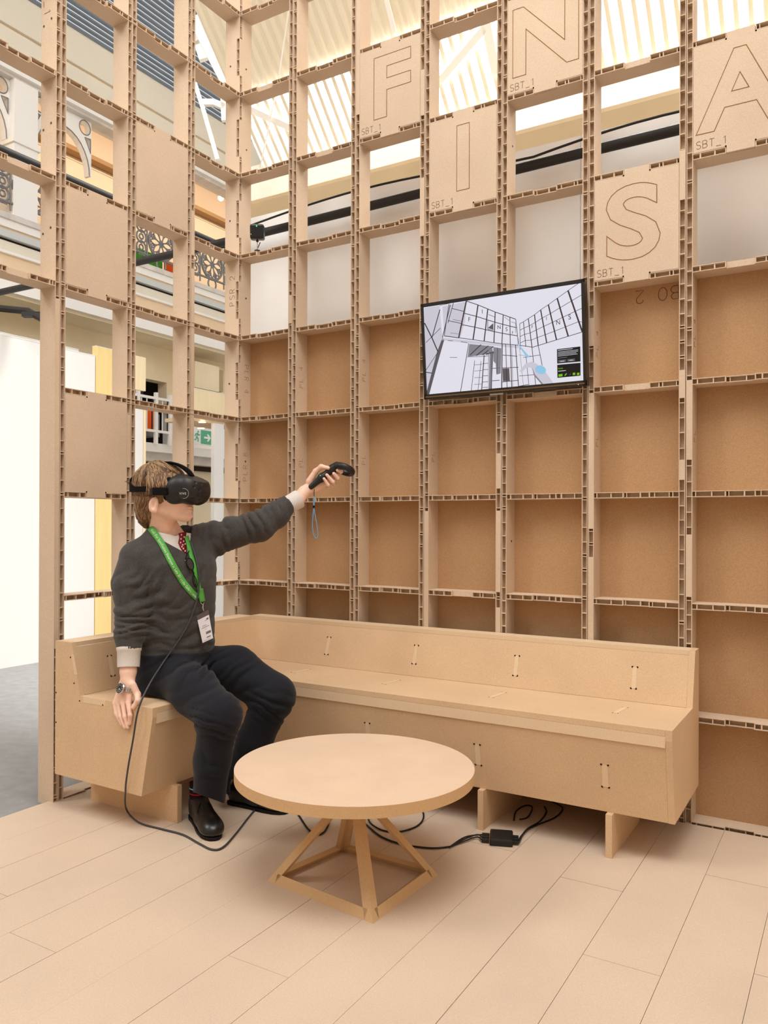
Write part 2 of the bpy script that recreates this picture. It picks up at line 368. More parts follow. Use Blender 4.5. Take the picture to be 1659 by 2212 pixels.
# ================================================================== the hall around the stand
mat('carpet', (150, 149, 148), 0.95, 0.05, fine=(420, 0.30), blot=(14, 0.08))
mat('panel_white', (238, 236, 232), 0.7, 0.2)
mat('sheet_white', (250, 248, 246), 0.6, 0.2, blot=(2, 0.02))
mat('hall_cream', (230, 221, 204), 0.8, 0.15, blot=(1.2, 0.03))
mat('hall_white', (242, 238, 232), 0.7, 0.2)
mat('hall_beige', (232, 206, 174), 0.85, 0.1)
mat('hall_khaki', (236, 220, 188), 0.85, 0.1, blot=(3, 0.05))
mat('hall_brown', (170, 132, 92), 0.85, 0.1)
mat('hall_marble', (214, 206, 198), 0.6, 0.2, blot=(9, 0.10))
mat('hall_grey', (204, 206, 204), 0.6, 0.2)
mat('shadow_gap', (58, 48, 40), 0.9, 0.05)
mat('beam_tan', (176, 153, 118), 0.6, 0.25, blot=(4, 0.05))
mat('pipe_dark', (50, 48, 46), 0.6, 0.3)
mat('iron_grey', (124, 122, 122), 0.5, 0.4)
mat('slat_blue', (120, 132, 146), 0.45, 0.5)
mat('plywood', (244, 216, 150), 0.6, 0.25, fine=(22, 0.04), fine_stretch=(1, 1, 0.12))
mat('plywood_pale', (246, 226, 186), 0.6, 0.25, fine=(22, 0.03), fine_stretch=(1, 1, 0.12))
mat('banner_red', (206, 74, 42), 0.7, 0.2); mat('banner_green', (70, 150, 40), 0.7, 0.2, blot=(8, 0.35)); mat('banner_orange', (236, 92, 28), 0.7, 0.2); mat('stand_black', (26, 24, 24), 0.6, 0.3)
mat('sign_green', (96, 176, 138), 0.5, 0.3); mat('sign_white', (238, 240, 234), 0.5, 0.3)
mat('sign_lit', (90, 220, 80), 0.5, 0.2, emit=((90, 220, 80), 1.2)); mat('sign_lit_white', (240, 255, 230), 0.5, 0.2, emit=((235, 255, 225), 1.6))
mat('lamp_glow', (255, 246, 230), 0.4, 0.2, emit=((255, 240, 214), 40.0))
mat('lamp_warm', (255, 240, 220), 0.4, 0.2, emit=((255, 232, 200), 6.0))
mat('roof_cream', (226, 214, 190), 0.7, 0.2)
mat('pipe_pale', (190, 186, 176), 0.6, 0.3)
m = bpy.data.materials.new('roof_glazing'); MATS['roof_glazing'] = m; m.use_nodes = True
nt = m.node_tree; nt.nodes.remove(nt.nodes['Principled BSDF'])
tr = nt.nodes.new('ShaderNodeBsdfTranslucent'); tr.inputs[0].default_value = (0.96, 0.96, 0.95, 1)
gl = nt.nodes.new('ShaderNodeBsdfTransparent'); mx = nt.nodes.new('ShaderNodeMixShader'); mx.inputs[0].default_value = 0.45
nt.links.new(tr.outputs[0], mx.inputs[1]); nt.links.new(gl.outputs[0], mx.inputs[2]); nt.links.new(mx.outputs[0], nt.nodes['Material Output'].inputs[0])
o = MB().box((-14, -9, -0.03), (7, 12, 0.0)).build('ground', 'carpet'); o['kind'] = 'structure'
# ---- white sheet wall behind the back grid wall, tan beam, eaves and roof
wf = struct('wall_far', (0, 0.4, 0))
sheet_edges = [-0.40, 0.93, 1.79, 2.62, 3.6, 4.6]
for a, b in zip(sheet_edges[:-1], sheet_edges[1:]): MB().box((a+0.001, 0.40, 0.0), (b-0.001, 0.43, 3.108)).build('sheet_panel', 'sheet_white', wf, (a, 0.4, 0))
def xbar(mb, y, z, dy, dz, x0=-6.0, x1=7.0, mi=0): mb.box((x0, y, z), (x1, y+dy, z+dz), mi)
tb = struct('trim_1', (0, 1.2, 3.4))
prof = [(1.2, 3.50), (1.2, 3.60), (1.212, 3.63), (1.24, 3.648), (1.5, 3.655), (1.5, 3.47), (1.22, 3.47)]
MB().prism([(-0.95, y, z) for y, z in prof], (8.0, 0, 0)).build('beam', 'beam_tan', tb)
mb = MB(); xbar(mb, 1.22, 3.40, 0.28, 0.07, -0.95); mb.build('shadow_slot', 'shadow_gap', tb)
ev = struct('trim_2', (0, 1.5, 3.6))
MB().prism([(-1.3, 1.52, 3.60), (-1.3, 1.62, 4.12), (-1.3, 1.68, 4.12), (-1.3, 1.58, 3.60)], (8.3, 0, 0)).build('eaves_board', 'hall_cream', ev)
mb = MB()
for (x, w) in ((1.08, 0.40), (1.62, 0.62), (2.36, 0.6), (3.1, 0.6)): mb.box((x, 1.505, 3.655), (x+w, 1.528, 3.685))
mb.build('vent_slots', 'shadow_gap', ev)
for yy, zz in ((1.49, 3.66), (1.53, 3.76)): mb = MB(); xbar(mb, yy, zz, 0.012, 0.008, -1.3); mb.build('conduit', 'pipe_pale', ev)
roof = struct('ceiling', (0, 1.5, 4.0))
SL = 1.07; Y0, Z0 = 1.60, 4.06; rn = math.hypot(1, SL)
def roofpt(x, s, off=0.0): return (x, Y0 - s/rn + off*SL/rn*-1*-1*0 + off*(-SL)/rn*0, Z0 + s*SL/rn + off)
def corr(x0, x1, s0, s1, name, material, pitch=0.076, amp=0.018):
    n = int((x1-x0)/pitch*6); rows = []
    for s in (s0, s1):
        rows.append([roofpt(x0+(x1-x0)*i/n, s, amp*max(-0.55, min(0.55, math.sin(2*math.pi*(x0+(x1-x0)*i/n)/pitch)))) for i in range(n+1)])
    m_ = MB().grid(rows); m_.m = [(1 if (i % 6) in (2, 3) else 0) for i in range(len(m_.m))] if isinstance(material, list) else m_.m
    return m_.build(name, material, roof, fixn=False)
SG = 0.557; RX0 = -1.12
corr(RX0, 7.0, 0.0, SG, 'glazing_sheet', ['roof_glazing', 'roof_cream'])  # cream faces paint in the half-shadow of the corrugations
corr(RX0, 7.0, SG, 1.9, 'roof_sheet', 'roof_cream')
corr(RX0, 7.0, 1.9, 4.2, 'glazing_sheet', ['roof_glazing', 'roof_cream'])  # unseen upper roof, glazed to let more light down on the walls
mb = MB()
for s in (0.0, SG, 1.9):
    a, b = np.array(roofpt(RX0, s, -0.045)), np.array(roofpt(7.0, s, -0.045)); MB().bar(a, b, 0.05, 0.03).build('purlin', 'hall_white', roof)
def onroof(u, v, off=-0.06):
    d = ray(u, v); n = np.array([0, SL, 1.0]); p0 = np.array([0, Y0, Z0+off]); t = n.dot(p0-CAM)/n.dot(d); return CAM+d*t
for (a, b, w) in (((540, 236), (640, 282), 0.05), ((950, 175), (1046, 62), 0.045), ((1048, 40), (1072, 160), 0.06), ((835, 0), (852, 70), 0.03)):
    MB().bar(onroof(*a), onroof(*b), w, 0.012, up=(0, SL, 1)).build('roof_brace', 'hall_white', roof)
MB().tube([onroof(624, 20, -0.1), onroof(600, 180, -0.1), onroof(562, 362, -0.1)], 0.005, 6).build('stay_wire', 'hall_white', roof)
# ---- long scaffold tubes
def pipeX(x): return (x, 0.30, 2.965+0.012*math.sin((x-0.9)*1.1))
pp = MB().tube([pipeX(-4.6+i*0.46) for i in range(21)], 0.024, 14).build('scaffold_tube', 'pipe_dark', None, smooth=True)
tag(pp, 'long dark scaffold tube running in front of the white sheet wall', 'pipe')
def cabX(x): t = (x+0.2)/1.75; return (x, 0.27, 2.995+0.055*max(0, math.sin(math.pi*min(1, max(0, t)))) if x < 1.55 else 2.992+0.05*math.sin(math.pi*min(1, (x-1.55)/1.3)))
pc = MB().tube([cabX(-0.2+i*0.12) for i in range(26)], 0.0065, 6).build('cable', 'pipe_dark', None, smooth=True)
tag(pc, 'thin black cable slung along the dark tube behind the letter wall', 'cable')
pp = MB().tube([(-2.0, -1.6+i*0.5, 3.753) for i in range(10)], 0.024, 12).build('scaffold_tube', 'pipe_dark', None, smooth=True)
tag(pp, 'dark scaffold tube running beyond the left grid wall towards the gallery', 'pipe')
mb = MB(); mb.tube([ony(0, 666, 0.9), ony(60, 672, 0.9), ony(100, 694, 0.9)], 0.03, 8); mb.obox(ony(75, 680, 0.9), RT*0.10, FW*0.03, UP*0.02)
tag(mb.build('lighting_bar', 'pipe_dark'), 'short dark lighting bar under the scaffold tube at far left', 'bar')
# ---- left side of the hall: gallery
XG = -4.0
YA, YB = -7.0, 9.0
gal = struct('wall_gallery', (XG, 2, 3)); flg = struct('floor_gallery', (XG-1, 2, 4)); win = struct('wall_inner', (-6, 2, 4)); low = struct('wall_lower', (XG-.5, 2, 0))
def gbox(name, z0, z1, x0, x1, material, y0=YA, y1=YB, par=None): return MB().box((min(x0, x1), y0, z0), (max(x0, x1), y1, z1)).build(name, material, par or gal, (x1, y0, z0))
gbox('upper_wall', 5.985, 6.335, XG-0.3, XG, 'hall_cream'); gbox('upper_wall', 5.56, 5.965, XG-0.3, XG-0.02, 'hall_cream'); gbox('groove_strip', 5.962, 5.988, XG-0.3, XG-0.035, 'hall_beige')
gbox('moulding', 5.50, 5.56, XG-0.1, XG+0.10, 'hall_white'); gbox('moulding', 5.47, 5.50, XG-0.1, XG+0.05, 'hall_marble')
gbox('inner_wall', 4.1, 6.3, -5.45, -5.35, 'hall_beige', par=win); gbox('gallery_ceiling', 6.2, 6.3, -5.35, XG-0.3, 'hall_beige', par=win)
gbox('ledge', 5.746, 5.80, -5.35, -5.20, 'hall_brown', 1.3, 9.0, par=win); gbox('ledge_edge', 5.70, 5.715, -5.35, -5.335, 'hall_khaki', 1.3, 9.0, par=win)
gbox('gallery_floor', 3.95, 4.10, -5.35, XG-0.3, 'hall_khaki', par=flg)
gbox('cornice', 4.11, 4.165, XG-0.3, XG+0.06, 'hall_marble'); gbox('cornice', 4.035, 4.11, XG-0.3, XG+0.04, 'hall_white'); gbox('cornice', 4.012, 4.035, XG-0.3, XG+0.02, 'hall_beige')
gbox('cornice', 3.945, 4.012, XG-0.3, XG+0.03, 'hall_grey'); gbox('shadow_gap', 3.915, 3.945, XG-0.3, XG-0.03, 'shadow_gap'); gbox('frieze', 3.815, 3.915, XG-0.3, XG, 'hall_cream')
gbox('moulding', 3.79, 3.815, XG-0.3, XG+0.03, 'hall_white'); gbox('frieze', 3.54, 3.79, XG-0.3, XG, 'hall_beige')
gbox('beam', 3.40, 3.54, XG-0.5, XG+0.12, 'hall_white'); gbox('beam_soffit', 3.37, 3.40, XG-0.5, XG+0.07, 'hall_khaki')
gbox('lower_wall', 2.96, 3.37, XG-0.5, XG-0.35, 'hall_khaki', YA, 3.72, par=low); gbox('lower_wall', 2.70, 3.37, XG-0.5, XG-0.35, 'hall_khaki', 3.72, YB, par=low)
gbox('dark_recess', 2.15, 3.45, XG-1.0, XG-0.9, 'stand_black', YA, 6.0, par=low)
gbox('lower_beam', 2.06, 2.16, XG-0.6, XG-0.05, 'hall_white', par=low); gbox('lower_beam', 1.96, 2.06, XG-0.6, XG-0.15, 'hall_marble', par=low); gbox('shadow_gap', 1.90, 1.96, XG-0.6, XG-0.3, 'shadow_gap', par=low)
gbox('lower_wall', 0.0, 1.90, XG-0.6, XG-0.35, 'hall_khaki', par=low); gbox('lower_wall', 2.16, 2.70, XG-0.6, XG-0.45, 'hall_white', 3.9, YB, par=low)
# arcade: pierced spandrel plates between white piers
from mathutils.geometry import tessellate_polygon
def plate(loops, x0, x1, name, material, parent):
    L3 = [[Vector((0, y, z)) for y, z in lp] for lp in loops]; tris = tessellate_polygon(L3); flat = [p for lp in loops for p in lp]; n = len(flat); mb = MB()
    vs = [(x0, y, z) for y, z in flat]+[(x1, y, z) for y, z in flat]; fs = [tuple(t) for t in tris]+[tuple(i+n for i in t[::-1]) for t in tris]; o = 0
    for lp in loops:
        k = len(lp); fs += [(o+i, o+(i+1) % k, n+o+(i+1) % k, n+o+i) for i in range(k)]; o += k
    mb.add(vs, fs); return mb.build(name, material, parent, (x1, flat[0][0], flat[0][1]))
def ell(cy, cz, ry, rz, a0=0, a1=360, n=20): return [(cy+ry*math.cos(math.radians(a0+(a1-a0)*i/n)), cz+rz*math.sin(math.radians(a0+(a1-a0)*i/n))) for i in range(n if a1-a0 == 360 else n+1)]
for c in (0.50, 1.465):            # pier centre
    MB().box((XG-0.16, c-0.13, 4.165), (XG+0.06, c+0.13, 5.47)).build('pier', 'hall_white', gal, (XG, c, 4.165))
    MB().box((XG-0.18, c-0.15, 4.86), (XG+0.08, c+0.15, 4.90)).build('pier_capital', 'hall_white', gal, (XG, c, 4.86))
    y0, y1 = c+0.13, c+0.965-0.13; ym = (y0+y1)/2; hw = (y1-y0)/2
    outer = [(y0, 5.47), (y0, 4.90)]+[(ym-hw*0.93*math.cos(math.radians(a)), 4.90+0.40*math.sin(math.radians(a))) for a in range(0, 181, 12)]+[(y1, 4.90), (y1, 5.47)]
    holes = [ell(y0+0.085, 5.385, 0.07, 0.075), ell(y1-0.085, 5.385, 0.07, 0.075),
             [(y0+0.012, 5.29), (y0+0.085, 5.285), (y0+0.012, 5.14)], [(y1-0.012, 5.29), (y1-0.012, 5.14), (y1-0.085, 5.285)]]
    plate([outer]+holes, XG-0.10, XG-0.02, 'spandrel', 'hall_white', gal)
    mb = MB()
    for hh in holes: mb.tube([(XG-0.018, y, z) for y, z in hh+[hh[0]]], 0.006, 5)
    mb.tube([(XG-0.018, y, z) for y, z in outer[2:-2]], 0.006, 5); mb.build('arch_outline', 'iron_grey', gal)
# slatted blue roof slope above the gallery
mb = MB()
for i in range(46):
    x = XG+0.02+i*0.038; z = 6.345+i*0.031; mb.obox((x, 4.0, z), (0, 5.5, 0), (0.018, 0, 0.003), (0.0, 0, 0.008))
ro = mb.build('roof_slats', 'slat_blue', roof); ro['kind'] = 'stuff'
MB().box((XG-0.1, -1.5, 6.335), (XG+0.0, 9.0, 6.36)).build('roof_sill', 'shadow_gap', roof)
tr_ = struct('trim_3', tuple(P(440, 120, 6.6)))
def tbar(pts, w, t, dep, material='hall_white', name='truss_member'):
    for a, b in zip(pts[:-1], pts[1:]): MB().bar(P(*a, dep), P(*b, dep), w, t, up=-FW).build(name, material, tr_, tuple(P(*a, dep)))
tbar([(418, 40), (492, 185)], 0.085, 0.05, 6.4); tbar([(412, 90), (520, 45)], 0.05, 0.05, 6.5); tbar([(395, -10), (440, 130)], 0.07, 0.05, 6.8)
tbar([(421, 180), (440, 240), (470, 345)], 0.03, 0.03, 6.0); tbar([(438, 222), (462, 222), (486, 232)], 0.045, 0.04, 6.3); tbar([(484, 215), (486, 262)], 0.05, 0.04, 6.3)
# cast-iron railing, one panel per medallion
def railing(y, label):
    t = thing('railing_panel', (XG+0.04, y, 4.20), label, 'railing', 'cast iron railing panels along the gallery')
    zc = 4.455; x = XG+0.04; R = 0.185
    c = lambda r, a, oy=0, oz=0: (x, y+oy+r*math.cos(a), zc+oz+r*math.sin(a))
    ring = lambda r, oy, oz, n=18: [c(r, 2*math.pi*i/n, oy, oz) for i in range(n+1)]
    mb = MB().tube(ring(R, 0, 0, 26), 0.016, 6); mb.tube(ring(0.07, 0, -R-0.055), 0.011, 5); mb.build('medallion_ring', 'iron_grey', t)
    mb = MB()
    for k in range(8):
        a = k*math.pi/4; mid = 0.10
        loop = [(x, y+(r0*math.cos(a)-w*math.sin(a)), zc+(r0*math.sin(a)+w*math.cos(a))) for r0, w in ((0.02, 0), (0.06, 0.026), (0.10, 0.032), (0.14, 0.02), (0.165, 0), (0.14, -0.02), (0.10, -0.032), (0.06, -0.026), (0.02, 0))]
        mb.tube(loop, 0.008, 5); mb.tube([c(0.0, 0), c(R, a+math.pi/8)], 0.006, 5); mb.tube(ring(0.022, 0.142*math.cos(a+math.pi/8), 0.142*math.sin(a+math.pi/8), 8), 0.008, 5)
    mb.build('rosette', 'iron_grey', t)
    for s in (-1, 1):
        mb = MB()
        for oz in (0.12, 0.0, -0.12): mb.tube(ring(0.07, s*0.30, oz, 12), 0.011, 5); mb.tube(ring(0.03, s*0.30, oz, 8), 0.010, 5)
        mb.tube([(x, y+s*0.215, 4.20), (x, y+s*0.215, 4.75)], 0.010, 5); mb.tube([(x, y+s*0.40, 4.20), (x, y+s*0.40, 4.75)], 0.010, 5)
        mb.tube([c(0.05, 0, s*0.30, -0.2), c(0.05, math.pi, s*0.30, -0.2)], 0.012, 5)
        mb.build('scrollwork', 'iron_grey', t)
    MB().box((x-0.012, y-0.429, 4.262), (x+0.012, y+0.429, 4.28)).build('lower_rail', 'iron_grey', t); MB().box((x-0.025, y-0.429, 4.72), (x+0.025, y+0.429, 4.76)).build('handrail', 'iron_grey', t)
for k, lb in zip(range(-1, 5), ('cast iron railing panel leftmost beyond the frame edge on the gallery', 'cast iron railing panel with medallion before the red banner', 'cast iron railing panel hidden behind the plain left panels', 'cast iron railing panel with medallion before the green banner', 'cast iron railing panel with medallion before the orange banner', 'cast iron railing panel farthest along the gallery')):
    railing(1.528+0.858*k, lb)
for nm, y0, y1, z1, mt, lb in (('banner', 1.30, 1.95, 4.46, 'banner_red', 'red banner standing behind the gallery railing'), ('banner', 3.05, 3.72, 4.52, 'banner_green', 'green patterned banner behind the gallery railing'),
                               ('banner', 3.78, 4.22, 4.50, 'banner_orange', 'orange banner behind the far gallery railing'), ('display_stand', 2.70, 3.04, 4.52, 'stand_black', 'black display stand beside the green banner on the gallery')):
    t = thing(nm, (-4.45, (y0+y1)/2, 4.10), lb, 'banner' if nm == 'banner' else 'display stand')
    MB().box((-4.47, y0, 4.14), (-4.43, y1, z1)).build('panel', mt, t); MB().box((-4.52, y0, 4.10), (-4.38, y1, 4.14)).build('foot', 'iron_grey', t)
# spot lamps
for (u, v, lb) in ((147, 250, 'bright round spot lamp under the gallery arch at left'), (477, 428, 'bright round spot lamp near the corner of the grid walls')):
    p = onx(u, v, -4.95); t = thing('spot_lamp', tuple(p), lb, 'lamp', 'gallery spot lamps'); d = (CAM-p)/np.linalg.norm(CAM-p)
    MB().lathe(p, d, [(0.028, 0), (0.034, 0.012), (0.02, 0.022)], 14).build('bulb', 'lamp_glow', t, smooth=True); MB().lathe(p-d*0.10, d, [(0.02, 0), (0.04, 0.03), (0.042, 0.1)], 14).build('housing', 'hall_white', t)
    MB().tube([p-d*0.08, np.array([*(p-d*0.08)[:2], 6.2])], 0.008, 6).build('arm', 'hall_white', t)
# ---- ground floor stands on the carpet beyond the left grid wall
XB = -3.25
def board(name, y0, y1, z0, z1, material, label, cat, x0=XB-0.06, x1=XB, group=None, cap=True):
    t = thing(name, (x1, (y0+y1)/2, z0), label, cat, group)
    MB().box((x0, y0, z0), (x1, y1, z1)).build('panel', material, t)
    if cap: MB().box((x0-0.002, y0, z1), (x1+0.002, y1, z1+0.006)).build('top_edge', 'hall_white', t)
    return t
board('booth_wall', -1.8, 1.30, 0, 2.82, 'panel_white', 'tall white booth wall at the left edge on grey carpet', 'wall panel')
board('booth_wall', 1.32, 1.722, 0, 2.815, 'panel_white', 'narrow white booth wall seen through the left grid beside plywood', 'wall panel')
board('plywood_wall', 1.73, 2.08, 0, 2.91, 'plywood', 'tall yellow plywood board standing beside the white booth wall', 'board', x0=XB-0.05)
board('booth_wall', 0.9, 1.725, 2.2, 2.90, 'panel_white', 'white booth panel rising behind the narrow white wall', 'wall panel', x0=XB-0.30, x1=XB-0.24)
board('hanging_sign', 2.10, 2.354, 2.571, 2.91, 'plywood_pale', 'pale plywood sign board with a rounded corner hanging high', 'sign board', x0=XB-0.03, cap=False)
board('plywood_wall', 3.02, 3.62, 2.42, 2.70, 'plywood_pale', 'pale plywood fascia above the lit doorway near the corner', 'board')
t = board('booth_wall', 3.375, 3.53, 0, 2.35, 'panel_white', 'white booth door post right beside the exit sign', 'wall panel', x0=XB-0.05)
board('booth_wall', 2.16, 2.32, 0, 2.42, 'panel_white', 'white booth wall strip left of the white balustrade', 'wall panel')
board('plywood_wall', 2.325, 2.36, 0, 2.40, 'plywood_pale', 'thin pale plywood edge strip beside the white booth strip', 'board', cap=False)
board('counter', 2.98, 3.29, 0, 1.02, 'plywood', 'yellow plywood counter low behind the corner of the bench', 'counter', x0=XB-0.5)
t = thing('booth_soffit', (XB-0.3, 3.3, 2.38), 'warm plywood soffit with two round downlights over the exit sign', 'ceiling panel')
MB().box((XB-0.45, 3.06, 2.36), (XB-0.06, 3.9, 2.40)).build('panel', 'hall_beige', t)
for (u, v) in ((437, 912), (434, 925)):
    q = onz(u, v, 2.357); MB().lathe(q, (0, 0, -1), [(0.04, 0), (0.04, 0.004)], 12).build('downlight', 'lamp_warm', t)
# exit sign
sgn = thing('exit_sign', (XG-0.3, 4.0, 2.2), 'green and white exit sign with running figure and arrow', 'sign')
XS = XG+0.0
def sg(u, v): return onx(u, v, XS)
def quad(mb, pts, mi=0, off=0.0): mb.prism([np.asarray(p)+np.array([off, 0, 0]) for p in pts], (0.004, 0, 0), mi)
tl, br = sg(418, 926), sg(461, 958); YL, YR, ZT, ZBt = tl[1], br[1], 2.385, 2.20
MB().box((XS-0.02, YL, ZBt), (XS, YR, ZT)).build('plate', 'sign_white', sgn)
ym = YL+(YR-YL)*0.36; MB().box((XS, ym, ZBt+0.012), (XS+0.003, YR-0.012, ZT-0.004)).build('green_field', 'sign_green', sgn)
yc, zc, s = (ym+YR)/2, (ZBt+ZT)/2, 0.06
mb = MB().prism([(XS+0.0035, yc-s, zc-0.012), (XS+0.0035, yc+0.2*s, zc-0.012), (XS+0.0035, yc-0.15*s, zc-s*0.75), (XS+0.0035, yc+0.3*s, zc-s*0.75), (XS+0.0035, yc+s, zc), (XS+0.0035, yc+0.3*s, zc+s*0.75), (XS+0.0035, yc-0.15*s, zc+s*0.75), (XS+0.0035, yc+0.2*s, zc+0.012), (XS+0.0035, yc-s, zc+0.012)], (0.002, 0, 0)); mb.build('arrow', 'sign_white', sgn)
mb = MB(); yr = (YL+ym)/2-0.005; X1 = XS+0.002
mb.lathe((X1, yr+0.02, zc+0.062), (1, 0, 0), [(0.012, 0), (0.012, 0.002)], 10)
for pts in ([(0.012, .045), (-0.005, 0.0)], [(-0.005, 0.0), (0.022, -.025), (0.018, -.06)], [(-0.005, 0.0), (-0.02, -.035), (-0.045, -.04)], [(0.01, .04), (0.035, .02), (0.05, .03)], [(0.01, .04), (-0.025, .03), (-0.035, .005)]):
    mb.tube([(X1, yr+a, zc+b) for a, b in pts], 0.007, 6)
mb.build('running_figure', 'sign_green', sgn)
MB().box((XG-0.45, (YL+YR)/2-0.02, ZT-0.06), (XG-0.02, (YL+YR)/2+0.02, ZT-0.02)).build('bracket', 'hall_white', sgn)
sg2 = thing('exit_lightbox', (XG-0.2, 4.0, 2.68), 'small lit green exit box above the pale plywood fascia', 'sign')
a, b = onx(441, 833, XG), onx(459, 842, XG); MB().box((XG-0.04, a[1], 2.735), (XG, b[1], 2.765)).build('green_band', 'sign_lit', sg2); MB().box((XG-0.04, a[1], 2.69), (XG, b[1], 2.735)).build('white_band', 'sign_lit_white', sg2)
MB().box((XG-0.05, a[1], 2.775), (XG-0.03, b[1], 2.88)).build('backplate', 'hall_khaki', sg2)
t = thing('duct_box', (XG-0.2, 4.05, 2.9), 'large khaki duct box above the lit exit box', 'duct')
a, b = onx(424, 770, XG), onx(476, 815, XG); MB().box((XG-0.3, a[1], 2.90), (XG-0.02, b[1], 3.22)).build('casing', 'hall_khaki', t); MB().box((XG-0.3, b[1], 2.92), (XG-0.06, b[1]+0.12, 3.2)).build('end_cap', 'beam_tan', t)
# white balustrade with the machine behind it
t = thing('balustrade', (XG, 3.2, 2.16), 'white balustrade with thick posts in front of the dark machine', 'balustrade')
for z in (2.66, 2.28): MB().box((XG-0.03, 2.4, z), (XG+0.0, 3.74, z+0.028)).build('rail', 'hall_white', t)
for y in (2.58, 2.95, 3.22, 3.44, 3.68): MB().box((XG-0.03, y-0.017, 2.14), (XG+0.01, y+0.017, 2.74)).build('post', 'hall_white', t)
for i in range(16): MB().box((XG-0.02, 2.44+i*0.08, 2.3), (XG-0.012, 2.452+i*0.08, 2.66)).build('bar', 'hall_white' if i % 3 else 'stand_black', t)
t = thing('machine', (XG-0.6, 3.0, 2.16), 'dark machinery with grey cylinder behind the white balustrade', 'machine')
MB().box((XG-0.8, 2.5, 2.30), (XG-0.5, 3.75, 2.58)).build('body', 'iron_grey', t); MB().tube([(XG-0.35, 2.6, 2.80), (XG-0.35, 3.3, 2.76)], 0.05, 12).build('cylinder', 'pipe_dark', t, smooth=True)
for i, c in enumerate(('banner_red', 'hall_cream', 'plywood', 'hall_white', 'banner_orange')): MB().box((XG-0.45, 2.55+i*0.22, 2.34), (XG-0.42, 2.70+i*0.22, 2.62)).build('stock_box', c, t)

o = MB().box((7.0, -9, 0), (7.1, 12, 4.0)).build('wall_right', 'hall_beige'); o['kind'] = 'structure'  # unseen hall wall, added to block low sky light from the right
o = MB().box((-14, -9.1, 0), (7, -9.0, 4.0)).build('wall_near', 'hall_beige'); o['kind'] = 'structure'  # unseen wall behind the camera, added so light comes mostly from above
# ================================================================== corner bench
bench = thing('corner_bench', (1.2, -0.5, ZF), 'long L-shaped bench of raw fibreboard built into the corner', 'bench')
XR = 2.392; T = 0.022
RP = [(-0.002, 0.748), (-0.086, 0.748), (-0.145, 0.536), (-0.538, 0.536), (-0.538, 0.500), (-0.485, 0.200), (-0.006, 0.205)]
LP = [(0.080, 0.748), (0.182, 0.748), (0.236, 0.536), (0.648, 0.536), (0.648, 0.500), (0.590, 0.192), (0.080, 0.195)]
MB().prism([(XR-T, y, z) for y, z in RP], (T, 0, 0)).build('end_panel', 'mdf_bench', bench)
YE = -1.240
MB().prism([(x, YE, z) for x, z in LP], (0, T, 0)).build('end_panel', 'mdf_bench', bench)
x1 = XR-T-0.0005
# right run
MB().box((0.20, -0.5375, 0.5145), (x1, -0.132, 0.5355)).build('seat_panel', 'mdf_bench', bench)
def slab(a, b, th, ext, base, name, material='mdf_bench', side=1):      # inclined panel between profile points a and b
    a, b = np.array(a), np.array(b); d = (b-a)/np.linalg.norm(b-a); n = np.array([-d[1], d[0]])*side*th
    MB().prism([base(*p) for p in (a, b, b+n, a+n)], ext).build(name, material, bench)
slab((-0.1455, 0.5365), (-0.0865, 0.729), 0.02, (x1-0.17, 0, 0), lambda y, z: (0.17, y, z), 'backrest_panel', side=-1)
MB().box((0.165, -0.0857, 0.7295), (x1, -0.003, 0.7478)).build('back_cap', 'mdf_inlay', bench)
MB().box((0.62, -0.5372, 0.474), (x1, -0.512, 0.514)).build('seat_nosing', 'mdf_inlay', bench)
slab((-0.532, 0.4735), (-0.484, 0.2005), 0.02, (x1-0.62, 0, 0), lambda y, z: (0.62, y, z), 'apron_panel', side=-1 if False else 1)
MB().box((0.60, -0.466, 0.200), (x1, -0.01, 0.216)).build('bottom_panel', 'mdf_bench', bench)
# left run
ye = YE+T+0.0005
MB().box((0.224, ye, 0.5145), (0.6475, -0.54, 0.5355)).build('seat_panel', 'mdf_bench', bench)
slab((0.2365, 0.5365), (0.1825, 0.729), 0.02, (0, -0.155-ye+0.09, 0), lambda x, z: (x, ye, z), 'backrest_panel', side=1)
MB().box((0.0805, ye, 0.7295), (0.1818, -0.0865, 0.7478)).build('back_cap', 'mdf_inlay', bench)
MB().box((0.622, ye, 0.474), (0.6472, -0.5385, 0.514)).build('seat_nosing', 'mdf_inlay', bench)
slab((0.6415, 0.4735), (0.5895, 0.193), 0.02, (0, -0.535-ye, 0), lambda x, z: (x, ye, z), 'apron_panel', side=-1)
MB().box((0.085, ye, 0.195), (0.565, -0.49, 0.21)).build('bottom_panel', 'mdf_bench', bench)
# feet
for x in (2.160, 1.664, 1.17): MB().box((x, -0.512, ZF), (x+0.023, -0.09, 0.2)).build('foot_panel', 'mdf_bench', bench)
fp = MB().box((0.112, -1.082, ZF), (0.622, -1.058, 0.193)).build('foot_panel', 'mdf_bench', bench)
MB().box((0.112, -0.7, ZF), (0.58, -0.676, 0.193)).build('foot_panel', 'mdf_bench', bench)
mb = strokes(MB(), 'SF_2', (0.150, -1.0824, 0.135), (1, 0, 0), (0, 0, 1), 0.055, 0.0011, 0.75); mb.build('engraved_code', 'groove_dark', bench)
def inlay(c, ax, ay, n, w, l, dark=0.0042):
    c, ax, ay, n = (np.asarray(q, float) for q in (c, ax, ay, n)); n = n/np.linalg.norm(n); ax = ax/np.linalg.norm(ax); ay = ay/np.linalg.norm(ay)
    o = MB().obox(c, ax*w/2, ay*l/2, n*0.0006).build('tenon_inlay', 'mdf_inlay', bench, tuple(c))
    mb = MB()
    for i in (-1, 1):
        for j in (-1, 1): mb.lathe(c+ax*i*(w/2+0.001)+ay*j*l/2, n, [(dark, 0), (dark, 0.0004)], 8)
    mb.build('router_holes', 'hole', o)
